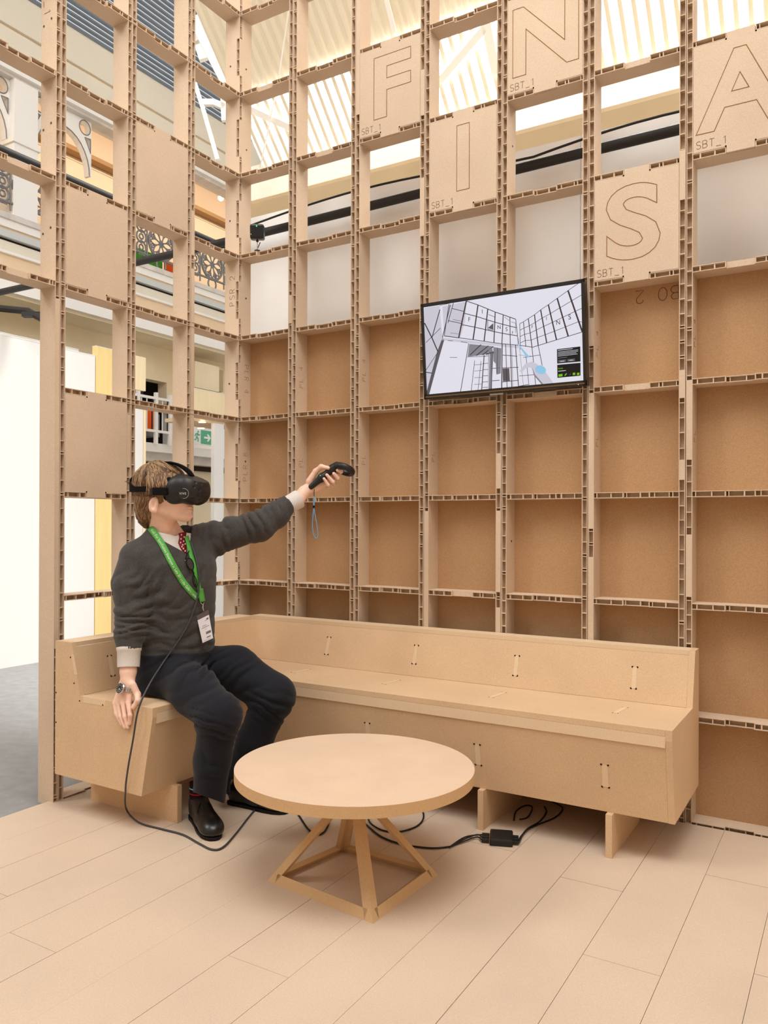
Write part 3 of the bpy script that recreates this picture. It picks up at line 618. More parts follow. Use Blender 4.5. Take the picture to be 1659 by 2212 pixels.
bd = np.array([0, 0.059, 0.1925]); bn = np.array([0, -0.1925, 0.059])
for (u, v) in ((708, 1395), (897, 1414), (1115, 1438), (1370, 1464)):
    q = ony(u, v, -0.112); z = q[2]; y = -0.1455+(z-0.5365)*0.059/0.1925; q = ony(u, v, y); inlay(q, (1, 0, 0.0), bd, bn, 0.017, 0.085)
for (u, v) in ((650, 1449), (845, 1473), (1075, 1501), (1340, 1534)): inlay(onz(u, v, 0.536), (1, 0, 0), (0.08, 1, 0), (0, 0, 1), 0.017, 0.115, 0.0028)
an = np.array([0, -0.273, 0.048])
for (u, v) in ((795, 1582), (1032, 1630), (1307, 1676)):
    q = ony(u, v, -0.51); y = -0.532+(0.4735-q[2])*0.048/0.273; q = ony(u, v, y-0.0004); inlay(q, (1, 0, 0), (0, 0.048, -0.273), an, 0.022, 0.085)
for x in (1.10, 1.62, 2.16): inlay((x, -0.045, 0.748), (1, 0, 0), (0, 1, 0), (0, 0, 1), 0.022, 0.078, 0.0005)
q = onx(240, 1438, 0.21); inlay((0.2365-(q[2]-0.5365)*0.054/0.1925+0.0005, q[1], q[2]), (0, 1, 0), (-0.054, 0, 0.1925), (0.1925, 0, 0.054), 0.017, 0.085)
mb = MB()
for (u, v) in ((121, 1496), (121, 1560), (152, 1420), (160, 1476), (172, 1514), (222, 1523)): mb.lathe(ony(u, v, YE-0.0002), (0, -1, 0), [(0.0035, 0), (0.0035, 0.0004)], 8)
mb.build('router_holes', 'hole', bench)
mb = MB().box((0.255, YE-0.0006, 0.512), (0.385, YE, 0.536)); mb.build('seat_tenon', 'mdf_inlay', bench)
mb = MB().prism([(0.181, YE-0.0008, 0.70), (0.197, YE-0.0008, 0.70), (0.218, YE-0.0008, 0.62), (0.200, YE-0.0008, 0.62)], (0, 0.0008, 0)); mb.build('back_tenon', 'mdf_inlay', bench)
# ================================================================== round table
tc = np.array([1.471, -1.106]); ZT = 0.420; RTB = 0.405
table = thing('coffee_table', (tc[0], tc[1], ZF), 'round low table with pale top on an open pyramid base', 'table')
mb = MB(); n = 96
for z, mi in ((ZT-0.036, 1), (ZT, 0)): pass
ring0 = [(tc[0]+RTB*math.cos(2*math.pi*i/n), tc[1]+RTB*math.sin(2*math.pi*i/n), ZT-0.036) for i in range(n)]; ring1 = [(x, y, ZT) for x, y, z in ring0]
mb.add(ring0+ring1, [tuple(range(n))[::-1]], 1); mb.add(ring1, [tuple(range(n))], 0); mb.add(ring0+ring1, [(i, (i+1) % n, n+(i+1) % n, n+i) for i in range(n)], 1)
mb.build('table_top', ['mdf_table', 'mdf_table_edge'], table, fixn=False, bevel=0)
bc = [np.array([*p, ZF]) for p in ((1.247, -1.297), (1.697, -1.357), (1.713, -0.955), (1.310, -0.940))]
cen = np.array([1.491, -1.137, 0.376]); bcx = sum(bc)/4
def frame_edge(a, b, nrm, w, t, name):     # flat strip of width w lying in a pyramid face, inner edge towards the face centre
    pass
for i in range(4):
    a, b = bc[i], bc[(i+1) % 4]; face_n = np.cross(b-a, cen-a); face_n = face_n/np.linalg.norm(face_n); inn = np.cross(face_n, (b-a)/np.linalg.norm(b-a))
    w = 0.032; inward = -face_n*0.018 if np.dot(face_n, (a+b)/2-bcx) > 0 else face_n*0.018
    if np.dot(inn, cen-a) < 0: inn = -inn
    sl = w/np.linalg.norm(inn)
    d = (b-a)/np.linalg.norm(b-a)
    MB().prism([a+d*0.0345, b-d*0.0345, b-d*0.0345+inn*w, a+d*0.0345+inn*w], inward).build('base_rail', 'mdf_table_edge', table)
for i in range(4):
    a = bc[i]; pr, nx = bc[(i-1) % 4], bc[(i+1) % 4]; k = (0.372-ZF)/(cen[2]-ZF); top = a+(cen-a)*k
    d1 = (pr-a)/np.linalg.norm(pr-a); d2 = (nx-a)/np.linalg.norm(nx-a); w = 0.034; w2 = 0.030
    ins = (bcx-a); ins = ins/np.linalg.norm(ins)
    A = [a, a+d2*w, a+d2*w+d1*0.020, a+(d1+d2)*0.022, a+d1*w+d2*0.020, a+d1*w]
    B = [top, top+d2*w2, top+d2*w2+d1*0.018, top+(d1+d2)*0.020, top+d1*w2+d2*0.018, top+d1*w2]
    m2 = MB(); m2.add(A+B, [tuple(range(6))[::-1], tuple(range(6, 12))]+[(j, (j+1) % 6, 6+(j+1) % 6, 6+j) for j in range(6)]); m2.build('leg', 'mdf_table_edge', table)
# ================================================================== television
mat('tv_black', (28, 26, 26), 0.3, 0.5); mat('tv_silver', (190, 186, 184), 0.35, 0.5, metal=0.6); mat('tv_chin', (120, 96, 66), 0.35, 0.5, metal=0.5)
for nm, c, e in (('scr_white', (232, 230, 242), 0.86), ('scr_pale', (214, 210, 224), 0.8), ('scr_grey', (150, 146, 156), 0.7), ('scr_mid', (110, 104, 110), 0.6), ('scr_line', (84, 68, 70), 0.5), ('scr_black', (22, 22, 22), 0.4), ('scr_green', (122, 205, 10), 0.8), ('scr_blue', (150, 205, 236), 0.85), ('scr_letter', (24, 20, 20), 0.3)):
    mat(nm, (8, 8, 8), 0.4, 0.3, emit=(c, e))
tvA = np.array([1.192, -0.060, 1.823]); tvB = np.array([1.192, -0.100, 2.261]); tvx = np.array([1.0, 0, 0]); tvu = (tvB-tvA)/np.linalg.norm(tvB-tvA); tvn = np.cross(tvx, tvu)   # faces the room
tvn = tvn if tvn[1] < 0 else -tvn
TW, TH = 0.766, float(np.linalg.norm(tvB-tvA))
tv = thing('television', tuple(tvA+tvx*TW/2), 'wall mounted flat television showing a rendered white grid room', 'television')
def tvp(a, b, off=0.0): return tvA+tvx*a*TW+tvu*b*TH+tvn*off
mb = MB().obox(tvp(0.5, 0.5, -0.022), tvx*TW/2, tvu*TH/2, tvn*0.021); mb.build('casing', 'tv_black', tv, bevel=0.004)
fr = MB(); bz = 0.013; bb = 0.022
for (a0, a1, b0, b1) in ((0, 1, 1-bz/TH, 1), (0, bz/TW, 0, 1), (1-bz/TW, 1, 0, 1), (0, 1, 0, bb/TH)):
    fr.obox(tvp((a0+a1)/2, (b0+b1)/2, 0.003), tvx*(a1-a0)*TW/2, tvu*(b1-b0)*TH/2, tvn*0.004)
fr.build('bezel', 'tv_black', tv)
MB().obox(tvp(0.5, bb/TH*0.45, 0.0075), tvx*TW*0.49, tvu*0.003, tvn*0.0006).build('bezel_trim', 'tv_chin', tv)
MB().obox(tvp(0.47, -0.006, -0.004), tvx*0.032, tvu*0.004, tvn*0.006).build('logo_bar', 'tv_silver', tv)
MB().lathe(tvp(0.955, bb/TH*0.3, 0.0075), tvn, [(0.002, 0), (0.002, 0.001)], 8).build('standby_led', 'scr_white', tv)
MB().obox(tvp(0.5, 0.5, -0.0465), tvx*0.18, tvu*0.12, tvn*0.003).build('wall_bracket', 'tv_black', tv)
scr = MB().obox(tvp(0.5, 0.505, 0.0), tvx*(TW/2-bz), tvu*(TH/2-(bz+bb)/2), tvn*0.0006).build('screen', 'scr_white', tv)
def tz(x, y, lay=1):                     # a point of the picture, measured on the photographed screen
    d = ray(880+x/3.770, 560+y/3.770); p0 = tvp(0, 0, 0.0008+0.0003*lay); t = tvn.dot(p0-CAM)/tvn.dot(d); return CAM+d*t
PIC = MB(); PM = ['scr_pale', 'scr_grey', 'scr_mid', 'scr_line', 'scr_black', 'scr_green', 'scr_blue', 'scr_letter', 'scr_white']
def poly(pts, mi, lay=1): PIC.add([tz(x, y, lay) for x, y in pts], [tuple(range(len(pts)))], mi)
def line(pts, w=5, mi=3, lay=3):
    for (xa, ya), (xb, yb) in zip(pts[:-1], pts[1:]):
        l = math.hypot(xb-xa, yb-ya); nx_, ny_ = -(yb-ya)/l*w/2, (xb-xa)/l*w/2; poly([(xa+nx_, ya+ny_), (xb+nx_, yb+ny_), (xb-nx_, yb-ny_), (xa-nx_, ya-ny_)], mi, lay)
poly([(140, 395), (262, 378), (285, 640), (250, 760), (170, 1100), (152, 1105)], 0)                # left shelving
poly([(300, 658), (245, 850), (178, 1100), (150, 1108), (240, 760), (285, 640)], 2, 2)
poly([(285, 385), (480, 345), (470, 500), (430, 640), (300, 625)], 0, 1)
line([(262, 378), (330, 362)], 3); line([(140, 520), (200, 640), (250, 755)], 9); line([(200, 640), (265, 410)], 7); line([(150, 680), (270, 560)], 4); line([(285, 640), (350, 370)], 6); line([(150, 920), (205, 928)], 8, 2); line([(250, 755), (150, 905)], 4)
line([(340, 355), (300, 625)], 5); line([(375, 355), (330, 520)], 5)
# left letter wall
tops = [(480, 340), (575, 372), (655, 405), (715, 430), (780, 452), (835, 472), (882, 488)]; bots = [(418, 640), (535, 655), (625, 668), (705, 680), (770, 688), (838, 694), (905, 700)]
line(tops, 6); line(bots, 5); line([(300, 625), (418, 640)], 6)
for i, (a, b) in enumerate(zip(tops, bots)): line([a, b], 11-i)
for f in (0.33, 0.64): line([(a[0]+(b[0]-a[0])*f, a[1]+(b[1]-a[1])*f) for a, b in zip(tops, bots)], 6)
line([(330, 500), (450, 525)], 5); line([(360, 400), (462, 425)], 5); line([(370, 490), (440, 505)], 5, 1); line([(350, 600), (425, 610)], 4, 1); line([(655, 500), (655, 570), (700, 580)], 5, 2); line([(660, 450), (710, 470)], 4, 2); line([(790, 470), (830, 500)], 4, 1); line([(845, 510), (880, 520), (880, 600)], 4, 1)
poly([(655, 560), (700, 520), (700, 575)], 2, 3)
# beam, doorway and columns
poly([(285, 640), (905, 705), (905, 725), (280, 660)], 0, 2); line([(345, 800), (405, 800)], 4, 2); line([(435, 672), (490, 680)], 4); line([(330, 662), (370, 665)], 4)
line([(500, 685), (432, 1085)], 5); poly([(505, 690), (705, 710), (640, 775), (490, 795)], 1, 2); line([(510, 780), (600, 695)], 7, 3); line([(560, 785), (660, 705)], 7, 3); line([(610, 780), (700, 712)], 7, 3)
line([(488, 795), (640, 790)], 5, 1); line([(548, 825), (520, 1075)], 4); line([(600, 830), (575, 1070)], 4, 2); line([(625, 780), (605, 1065)], 7)
for y in (860, 910, 965, 1020): line([(545, y), (610, y-4)], 3, 3)
for y in (790, 850, 900, 950, 1000, 1045): line([(612, y), (660, y-3)], 4, 3)
poly([(660, 740), (690, 720), (700, 770), (685, 1060), (655, 1062)], 1, 4); line([(668, 770), (658, 1060)], 5, 8, 5); line([(690, 770), (684, 1060)], 8, 2, 5); poly([(640, 765), (705, 750), (705, 765), (640, 780)], 2, 5)
poly([(700, 715), (765, 725), (760, 930), (725, 940), (720, 850), (700, 830)], 1, 3); line([(735, 720), (730, 930)], 6, 2, 4); line([(690, 890), (750, 885)], 5); line([(690, 990), (750, 985)], 5)
line([(772, 690), (768, 1050)], 9, 2, 4); line([(800, 690), (812, 1045)], 5); line([(838, 694), (850, 1040)], 6); line([(880, 700), (905, 1035)], 6); line([(770, 780), (895, 790)], 5); line([(770, 885), (905, 880)], 5); line([(770, 1000), (905, 985)], 5); poly([(775, 890), (830, 888), (835, 990), (778, 995)], 2, 2)
line([(850, 700), (858, 1040)], 4, 1); line([(905, 700), (1015, 715)], 5); line([(905, 780), (1020, 790)], 3, 1)
# right letter wall
rt_t = [(915, 525), (945, 510), (985, 483), (1035, 452), (1085, 412), (1148, 370), (1220, 318), (1308, 255), (1395, 195)]; rt_b = [(920, 735), (965, 712), (1015, 718), (1065, 700), (1135, 682), (1215, 658), (1310, 628), (1425, 592), (1425, 592)]
line(rt_t, 4); line([(1015, 718), (1425, 592)], 5)
for i, (a, b) in enumerate(zip(rt_t[:-1], rt_b[:-1])): line([a, b], 4+i*1.4)
for f in (0.25, 0.5, 0.75): line([(a[0]+(b[0]-a[0])*f, a[1]+(b[1]-a[1])*f) for a, b in zip(rt_t[:-1], rt_b[:-1])]+[(1420, 290+110*(f*4-1))], 4)
line([(1015, 718), (1045, 1025)], 5); line([(1065, 700), (1098, 865)], 5); line([(905, 640), (945, 1030)], 3, 1); line([(965, 780), (990, 1030)], 4); line([(945, 800), (1080, 780)], 4); line([(910, 950), (1040, 940)], 4); line([(905, 1035), (985, 1020)], 5)
# controller and info boxes
poly([(888, 680), (905, 690), (995, 795), (975, 805)], 6, 5); poly([(915, 910), (960, 850), (1015, 835), (1050, 850), (1120, 910), (1190, 1010), (1095, 1022), (1040, 940), (1005, 880), (965, 885), (930, 925)], 0, 5); poly([(1015, 880), (1040, 940), (1110, 1020), (1095, 1022), (1030, 945)], 1, 6)
poly([(1085+44*math.cos(t*0.4189)+0, 900+36*math.sin(t*0.4189)+6*math.cos(t*0.4189)) for t in range(15)], 6, 7)
poly([(1218, 733), (1408, 710), (1410, 833), (1220, 850)], 4, 5); poly([(1220, 860), (1410, 843), (1410, 948), (1222, 966)], 4, 5)
for i, (y, l) in enumerate(((742, 120), (757, 165), (768, 165), (779, 150), (790, 160))): line([(1226, y), (1226+l, y-l*0.12)], 4 if i == 0 else 3, 8, 6)
line([(1226, 806), (1300, 798)], 3, 1, 6); poly([(1228, 822), (1292, 815), (1292, 836), (1228, 842)], 2, 6); poly([(1302, 814), (1364, 808), (1364, 830), (1302, 835)], 2, 6); line([(1245, 832), (1278, 829)], 4, 8, 7); line([(1318, 824), (1350, 821)], 4, 8, 7); line([(1228, 912), (1290, 906)], 4, 8, 6)
poly([(1230, 938), (1262, 933), (1264, 953), (1232, 957)], 5, 6); line([(1282, 948), (1297, 930)], 8, 5, 6); line([(1318, 945), (1332, 930)], 4, 2, 6)
for x in (1347, 1381): poly([(x, 925), (x+20, 923), (x+20, 942), (x, 944)], 5, 6)
PIC.build('screen_picture', PM, scr, fixn=False)
def tvtext(s, x, y, size, material='scr_letter', align='CENTER'):
    text_mesh('screen_letter', s, size, tuple(tz(x, y, 8)), tuple(tvx), tuple(tvu), material, scr, align=align)
for s, x, y, z in (('F', 505, 505, 0.026), ('I', 610, 442, 0.026), ('N', 747, 568, 0.024), ('S', 808, 585, 0.024), ('F', 857, 608, 0.017), ('F', 1017, 562, 0.018), ('I', 1133, 495, 0.020), ('N', 1228, 532, 0.026), ('S', 1322, 490, 0.030)): tvtext(s, x, y, z)
tvtext('Ready', 1228, 896, 0.0085, 'scr_green', 'LEFT')
# ================================================================== tracking box on the shelf
mat('plastic_black', (20, 19, 19), 0.35, 0.4); mat('led_green', (20, 60, 30), 0.4, 0.2, emit=((60, 255, 110), 3.0)); mat('led_yellow', (60, 60, 10), 0.4, 0.2, emit=((240, 230, 30), 2.0)); mat('steel', (190, 186, 180), 0.3, 0.5, metal=0.9)
q = ony(556, 502, 0.045); zs = 6*H+BT
bs = thing('tracking_box', (q[0], q[1], zs), 'small black tracking box with green light on a shelf near the corner', 'sensor box')
fwd = np.array([0.52, -0.854, -0.12]); fwd /= np.linalg.norm(fwd); sx = np.cross((0, 0, 1.0), fwd); sx = sx/np.linalg.norm(sx); sy = np.cross(fwd, sx)
MB().obox(q, sx*0.0385, sy*0.040, fwd*0.030).build('casing', 'plastic_black', bs, bevel=0.010)
MB().lathe(q+fwd*0.0302+sy*0.027, fwd, [(0.0032, 0), (0.0032, 0.0005)], 10).build('green_light', 'led_green', bs); MB().lathe(q+fwd*0.0302-sx*0.031-sy*0.016, fwd, [(0.0018, 0), (0.0018, 0.0005)], 8).build('yellow_light', 'led_yellow', bs)
MB().lathe((q[0], q[1], zs+0.012), (0, 0, 1), [(0.016, -0.0115), (0.016, 0.010), (0.010, 0.012)], 12).build('clamp_knob', 'pipe_dark', bs); MB().tube([(q[0], q[1], zs+0.02), (q[0], q[1], q[2]-0.048)], 0.0025, 8).build('stem', 'steel', bs)
MB().lathe((q[0], q[1], q[2]-0.049), (0, 0, 1), [(0.003, -0.006), (0.008, 0.0), (0.004, 0.008)], 12).build('ball_head', 'plastic_black', bs)
MB().tube([(q[0]-0.004, q[1]+0.03, q[2]-0.045), (q[0]-0.022, q[1]+0.02, zs+0.03), (q[0]-0.034, q[1]+0.02, zs+0.004)], 0.0025, 6).build('lead', 'plastic_black', bs)
# ================================================================== link box and cables
mat('rubber', (30, 29, 30), 0.5, 0.35); mat('cable_grey', (62, 62, 66), 0.45, 0.4); mat('port_orange', (226, 130, 40), 0.5, 0.3)
bc0 = onz(1083, 1810, ZF+0.013); e1 = onz(1112, 1797, ZF)-onz(1058, 1803, ZF); e1 = e1/np.linalg.norm(e1); e2 = np.array([-e1[1], e1[0], 0])
e1 = np.array([0.93, 0.36, 0]); e1 /= np.linalg.norm(e1); e2 = np.array([-e1[1], e1[0], 0])
lb = thing('link_box', (bc0[0], bc0[1], ZF), 'small flat black link box on the floor with cables both sides', 'electronics')
MB().obox((bc0[0], bc0[1], ZF+0.0135), e1*0.043, e2*0.054, (0, 0, 0.013)).build('casing', 'rubber', lb, bevel=0.006)
for j in (-0.03, -0.004, 0.02): MB().obox(np.array([bc0[0], bc0[1], ZF+0.012])-e1*0.0435+e2*j, e1*0.0008, e2*0.008, (0, 0, 0.006)).build('port', 'port_orange', lb)
for j in (-0.026, 0.0, 0.024):
    MB().obox(np.array([bc0[0], bc0[1], ZF+0.011])-e1*0.059+e2*j, e1*0.014, e2*0.0085, (0, 0, 0.0055)).build('plug', 'rubber', lb, bevel=0.002)
    MB().obox(np.array([bc0[0], bc0[1], ZF+0.011])+e1*0.053+e2*j, e1*0.011, e2*0.0075, (0, 0, 0.005)).build('plug', 'rubber', lb, bevel=0.002)
def spline(pts, n=6):
    pts = [np.asarray(p, float) for p in pts]; out = []
    for i in range(len(pts)-1):
        p0, p1, p2, p3 = pts[max(i-1, 0)], pts[i], pts[i+1], pts[min(i+2, len(pts)-1)]
        for k in range(n):
            t = k/n; out.append(0.5*((2*p1)+(-p0+p2)*t+(2*p0-5*p1+4*p2-p3)*t*t+(-p0+3*p1-3*p2+p3)*t**3))
    return out+[pts[-1]]
ZC = ZF+0.0045
fl = lambda u, v, dz=0.0: onz(u, v, ZC+dz)
pl = [np.array([bc0[0], bc0[1], ZF+0.011])-e1*0.073+e2*j for j in (-0.026, 0.0, 0.024)]
cab = MB().tube(spline([fl(972, 1829), fl(1000, 1818, .003), fl(1030, 1808, .004), pl[0]]), 0.0030, 6); cab.tube(spline([fl(972, 1829, .004), fl(1000, 1814, .006), fl(1030, 1803, .006), pl[1]]), 0.0030, 6); cab.tube(spline([fl(972, 1829, .002), fl(1005, 1808, .003), pl[2]]), 0.0030, 6)
cab.tube(spline([fl(560, 1738), fl(600, 1735), fl(632, 1742), fl(648, 1765), fl(665, 1790), fl(683, 1803), fl(702, 1795), fl(712, 1768), fl(706, 1745), fl(740, 1735), fl(775, 1765), fl(795, 1785), fl(825, 1808), fl(870, 1824), fl(930, 1832), fl(972, 1829)]), 0.0036, 8)
cab.tube(spline([fl(795, 1762, .006), fl(820, 1752, .004), fl(860, 1742), fl(905, 1745), fl(915, 1765), fl(900, 1785), fl(860, 1797), fl(825, 1793), fl(800, 1778, .006), fl(795, 1762, .006)]), 0.0034, 8)
tag(cab.build('cable_run', 'rubber', smooth=True), 'black cable looping over the floor under the table to the link box', 'cable'); bpy.data.objects['cable_run']['kind'] = 'stuff'
pr = [np.array([bc0[0], bc0[1], ZF+0.011])+e1*0.064+e2*j for j in (-0.026, 0.0, 0.024)]
c2 = MB().tube(spline([pr[0], fl(1135, 1795), fl(1160, 1782), fl(1200, 1765), fl(1215, 1745), fl(1190, 1730)]), 0.0032, 6)
tag(c2.build('power_lead', 'rubber', smooth=True), 'black lead from the link box curling under the bench at right', 'cable')
c2 = MB().tube(spline([pr[1], fl(1140, 1790, .004), fl(1165, 1775, .004), fl(1180, 1755), fl(1176, 1742)]), 0.0032, 6)
tag(c2.build('power_lead', 'rubber', smooth=True), 'second black lead crossing the first behind the link box', 'cable')
c2 = MB().tube(spline([fl(1110, 1772), fl(1115, 1752), fl(1135, 1740), fl(1150, 1744), fl(1140, 1765), fl(1122, 1770)]), 0.003, 6)
tag(c2.build('power_lead', 'rubber', smooth=True), 'small coil of black lead deep in the shadow under the bench', 'cable')
# ================================================================== implicit surfaces for the seated person
f32 = np.float32
def surface_nets(fn, lo, hi, h):
    lo = np.asarray(lo, float); hi = np.asarray(hi, float); n = np.maximum(4, np.ceil((hi-lo)/h).astype(int)+1)
    ax = [lo[i]+np.arange(n[i])*h for i in range(3)]
    V = np.empty(tuple(n), f32)
    gy, gz = np.meshgrid(ax[1], ax[2], indexing='ij')
    step = max(1, int(400000/(n[1]*n[2])))
    for i in range(0, n[0], step):
        xs = ax[0][i:i+step]; k = len(xs)
        X = np.empty((k, n[1], n[2], 3), f32); X[..., 0] = xs[:, None, None]; X[..., 1] = gy; X[..., 2] = gz
        V[i:i+k] = fn(X.reshape(-1, 3)).reshape(k, n[1], n[2])
    V[V == 0] = 1e-7; ins = V < 0
    c = np.zeros(tuple(n-1), bool); sl = [slice(0, -1), slice(1, None)]
    cnt = np.zeros(tuple(n-1), np.int8)
    for a in (0, 1):
        for b in (0, 1):
            for d in (0, 1): cnt += ins[sl[a], sl[b], sl[d]]
    act = (cnt > 0) & (cnt < 8); idx = -np.ones(tuple(n-1), np.int64); cells = np.argwhere(act); idx[act] = np.arange(len(cells))
    acc = np.zeros((len(cells), 3)); num = np.zeros(len(cells))
    offs = [(a, b, d) for a in (0, 1) for b in (0, 1) for d in (0, 1)]
    val = {o: V[cells[:, 0]+o[0], cells[:, 1]+o[1], cells[:, 2]+o[2]].astype(float) for o in offs}
    for o in offs:
        for k in range(3):
            if o[k] == 0:
                q = list(o); q[k] = 1; q = tuple(q); a, b = val[o], val[q]; m = (a < 0) != (b < 0); t = np.where(m, a/np.where(m, a-b, 1), 0)
                p = np.array(o, float)[None].repeat(len(cells), 0); p[:, k] += t; acc[m] += p[m]; num[m] += 1
    verts = lo+(cells+acc/num[:, None])*h
    faces = []
    for k in range(3):
        a = [slice(None)]*3; b = [slice(None)]*3; a[k] = slice(0, -1); b[k] = slice(1, None)
        s0, s1 = ins[tuple(a)], ins[tuple(b)]; e = np.argwhere(s0 != s1); i, j = (k+1) % 3, (k+2) % 3
        e = e[(e[:, i] > 0) & (e[:, j] > 0) & (e[:, i] < n[i]-1) & (e[:, j] < n[j]-1)]
        if not len(e): continue
        def cell(di, dj): q = e.copy(); q[:, i] += di; q[:, j] += dj; return idx[q[:, 0], q[:, 1], q[:, 2]]
        quad = np.stack([cell(-1, -1), cell(0, -1), cell(0, 0), cell(-1, 0)], 1); fl_ = ~s0[e[:, 0], e[:, 1], e[:, 2]]
        quad[fl_] = quad[fl_][:, ::-1]; faces.append(quad)
    return verts, np.concatenate(faces)
def mesh_np(name, verts, faces, material, parent, smooth_it=0):
    me = bpy.data.meshes.new(name); me.from_pydata(verts.tolist(), [], faces.tolist()); me.materials.append(MATS[material])
    me.polygons.foreach_set('use_smooth', [True]*len(me.polygons)); me.update()
    o = bpy.data.objects.new(name, me); COL.objects.link(o)
    if parent is not None: o.parent = parent; o.location = -BASE[parent.name]
    return o
def smin(a, b, k):
    if k <= 0: return np.minimum(a, b)
    h = np.clip(0.5+0.5*(b-a)/k, 0, 1); return b+(a-b)*h-k*h*(1-h)
def cone(X, a, b, r0, r1):
    a = np.asarray(a, f32); b = np.asarray(b, f32); ba = b-a; t = np.clip(((X-a)@ba)/max(ba@ba, 1e-9), 0, 1)
    d = X-a-t[:, None]*ba; return np.sqrt((d*d).sum(1))-(r0+(r1-r0)*t)
def chain(X, pts, rs, k=0.02):
    d = None
    for i in range(len(pts)-1):
        e = cone(X, pts[i], pts[i+1], rs[i], rs[i+1]); d = e if d is None else smin(d, e, k)
    return d
def ellip(X, c, axes, r):                     # axes: 3 unit row vectors
    q = ((X-np.asarray(c, f32))@np.asarray(axes, f32).T)/np.asarray(r, f32); l = np.sqrt((q*q).sum(1)); return (l-1)*min(r)*(1.0+0*l) if False else l*(l-1)/np.maximum(np.sqrt(((q/np.asarray(r, f32))**2).sum(1)), 1e-6)
def rbox(X, c, axes, h, r):
    q = np.abs((X-np.asarray(c, f32))@np.asarray(axes, f32).T)-(np.asarray(h, f32)-r); return np.sqrt((np.maximum(q, 0)**2).sum(1))+np.minimum(q.max(1), 0)-r
def poly2(x, y, pts):                         # signed distance to a 2D polygon
    pts = np.asarray(pts, float); d = np.full(x.shape, 1e9); s = np.ones(x.shape); n = len(pts)
    for i in range(n):
        a, b = pts[i], pts[i-1]; e = b-a; wx, wy = x-a[0], y-a[1]; t = np.clip((wx*e[0]+wy*e[1])/(e@e), 0, 1)
        d = np.minimum(d, (wx-e[0]*t)**2+(wy-e[1]*t)**2); c1 = y >= a[1]; c2 = y < b[1]; c3 = e[0]*wy > e[1]*wx
        fl_ = (c1 & c2 & c3) | (~c1 & ~c2 & ~c3); s = np.where(fl_, -s, s)
    return s*np.sqrt(d)
def px(X):                                    # photo coordinates of points
    d = X-CAM; z = d@FW; return U0+FPX*(d@RT)/z, V0-FPX*(d@UP)/z
def folds(X, packs):
    out = np.zeros(len(X), f32); u, v = px(X)
    n1 = np.sin(u*.061+1.3*np.sin(v*.043+.7))+np.sin(v*.071+1.1*np.sin(u*.052+2.1)); n2 = np.sin(u*.13+v*.09+1.7*np.sin(v*.11))
    for (cu, cv, ang, lam, amp, ru, rv) in packs:
        a = math.radians(ang); c, s = math.cos(a), math.sin(a); du, dv = u-cu, v-cv; w = du*c+dv*s; l = -du*s+dv*c
        g = np.exp(-(w/ru)**2-(l/rv)**2); ph = 2*math.pi*w/lam*(1+.12*np.sin(cu+w/lam*2.3))+1.15*n1+.35*n2+cv
        out += (amp*1.9*g*(1.0-2.0*np.abs(np.sin(ph*.5))**.8)*(.75+.35*np.sin(l/19.0+cu*.37))).astype(f32)
    return out
def trace(fn, u, v, t0=2.6, t1=4.2, eps=0.0004):
    d = ray(u, v); t = t0
    for _ in range(160):
        s = float(fn((CAM+d*t)[None].astype(f32))[0])
        if s < eps: return t
        t += max(s*0.7, 0.0006)
        if t > t1: return None
    return t
def bbox(pts, m): pts = np.array(pts); return pts.min(0)-m, pts.max(0)+m
# ------------------------------------------------------------------ materials
mat('skin', (238, 197, 176), 0.5, 0.35, fine=(90, 0.03), blot=(22, 0.05))
MATS['skin'].node_tree.nodes['Principled BSDF'].inputs['Subsurface Weight'].default_value = 0.12
MATS['skin'].node_tree.nodes['Principled BSDF'].inputs['Subsurface Radius'].default_value = (0.012, 0.005, 0.003)
mat('lip', (206, 138, 120), 0.45, 0.35)
mat('wool', (70, 67, 66), 0.95, 0.08, fine=(420, 0.32), blot=(26, 0.10), sheen=0.15, bump=(0.25, 0.001))
mat('trouser', (29, 30, 36), 0.85, 0.12, fine=(700, 0.16), sheen=0.1)
mat('shirt', (214, 206, 200), 0.8, 0.15, fine=(900, 0.10), fine_stretch=(1, 1, 0.15))
mat('hair_brown', (124, 94, 66), 0.55, 0.35, fine=(170, 0.30), fine_stretch=(1, 1, 0.25), bump=(0.4, 0.002))
mat('hair_dark', (98, 72, 50), 0.5, 0.35); mat('hair_light', (158, 124, 88), 0.5, 0.35)
mat('leather', (24, 22, 22), 0.32, 0.5, fine=(60, 0.1)); mat('sole', (22, 20, 20), 0.6, 0.2); mat('sock', (40, 20, 24), 0.9, 0.05); mat('sock_blue', (90, 190, 205), 0.9, 0.05); mat('sock_red', (150, 36, 44), 0.9, 0.05)
mat('tie_red', (120, 24, 38), 0.6, 0.2); mat('tie_spot', (222, 196, 176), 0.6, 0.2)
mat('lanyard_green', (88, 168, 74), 0.6, 0.2); mat('lanyard_text', (236, 240, 226), 0.6, 0.2); mat('headset_black', (30, 28, 28), 0.42, 0.4); mat('strap_black', (20, 19, 19), 0.85, 0.1); mat('logo_grey', (205, 205, 205), 0.5, 0.3)
mat('strap_blue', (110, 170, 220), 0.6, 0.2); mat('card_white', (236, 232, 238), 0.5, 0.3); mat('card_clear', (96, 84, 84), 0.25, 0.5); mat('print_grey', (120, 114, 122), 0.6, 0.2); mat('glass_dark', (44, 36, 36), 0.15, 0.5)
mat('watch_face', (40, 42, 44), 0.25, 0.5); mat('watch_steel', (196, 192, 188), 0.22, 0.5, metal=0.95); mat('button_brown', (70, 52, 40), 0.4, 0.4)
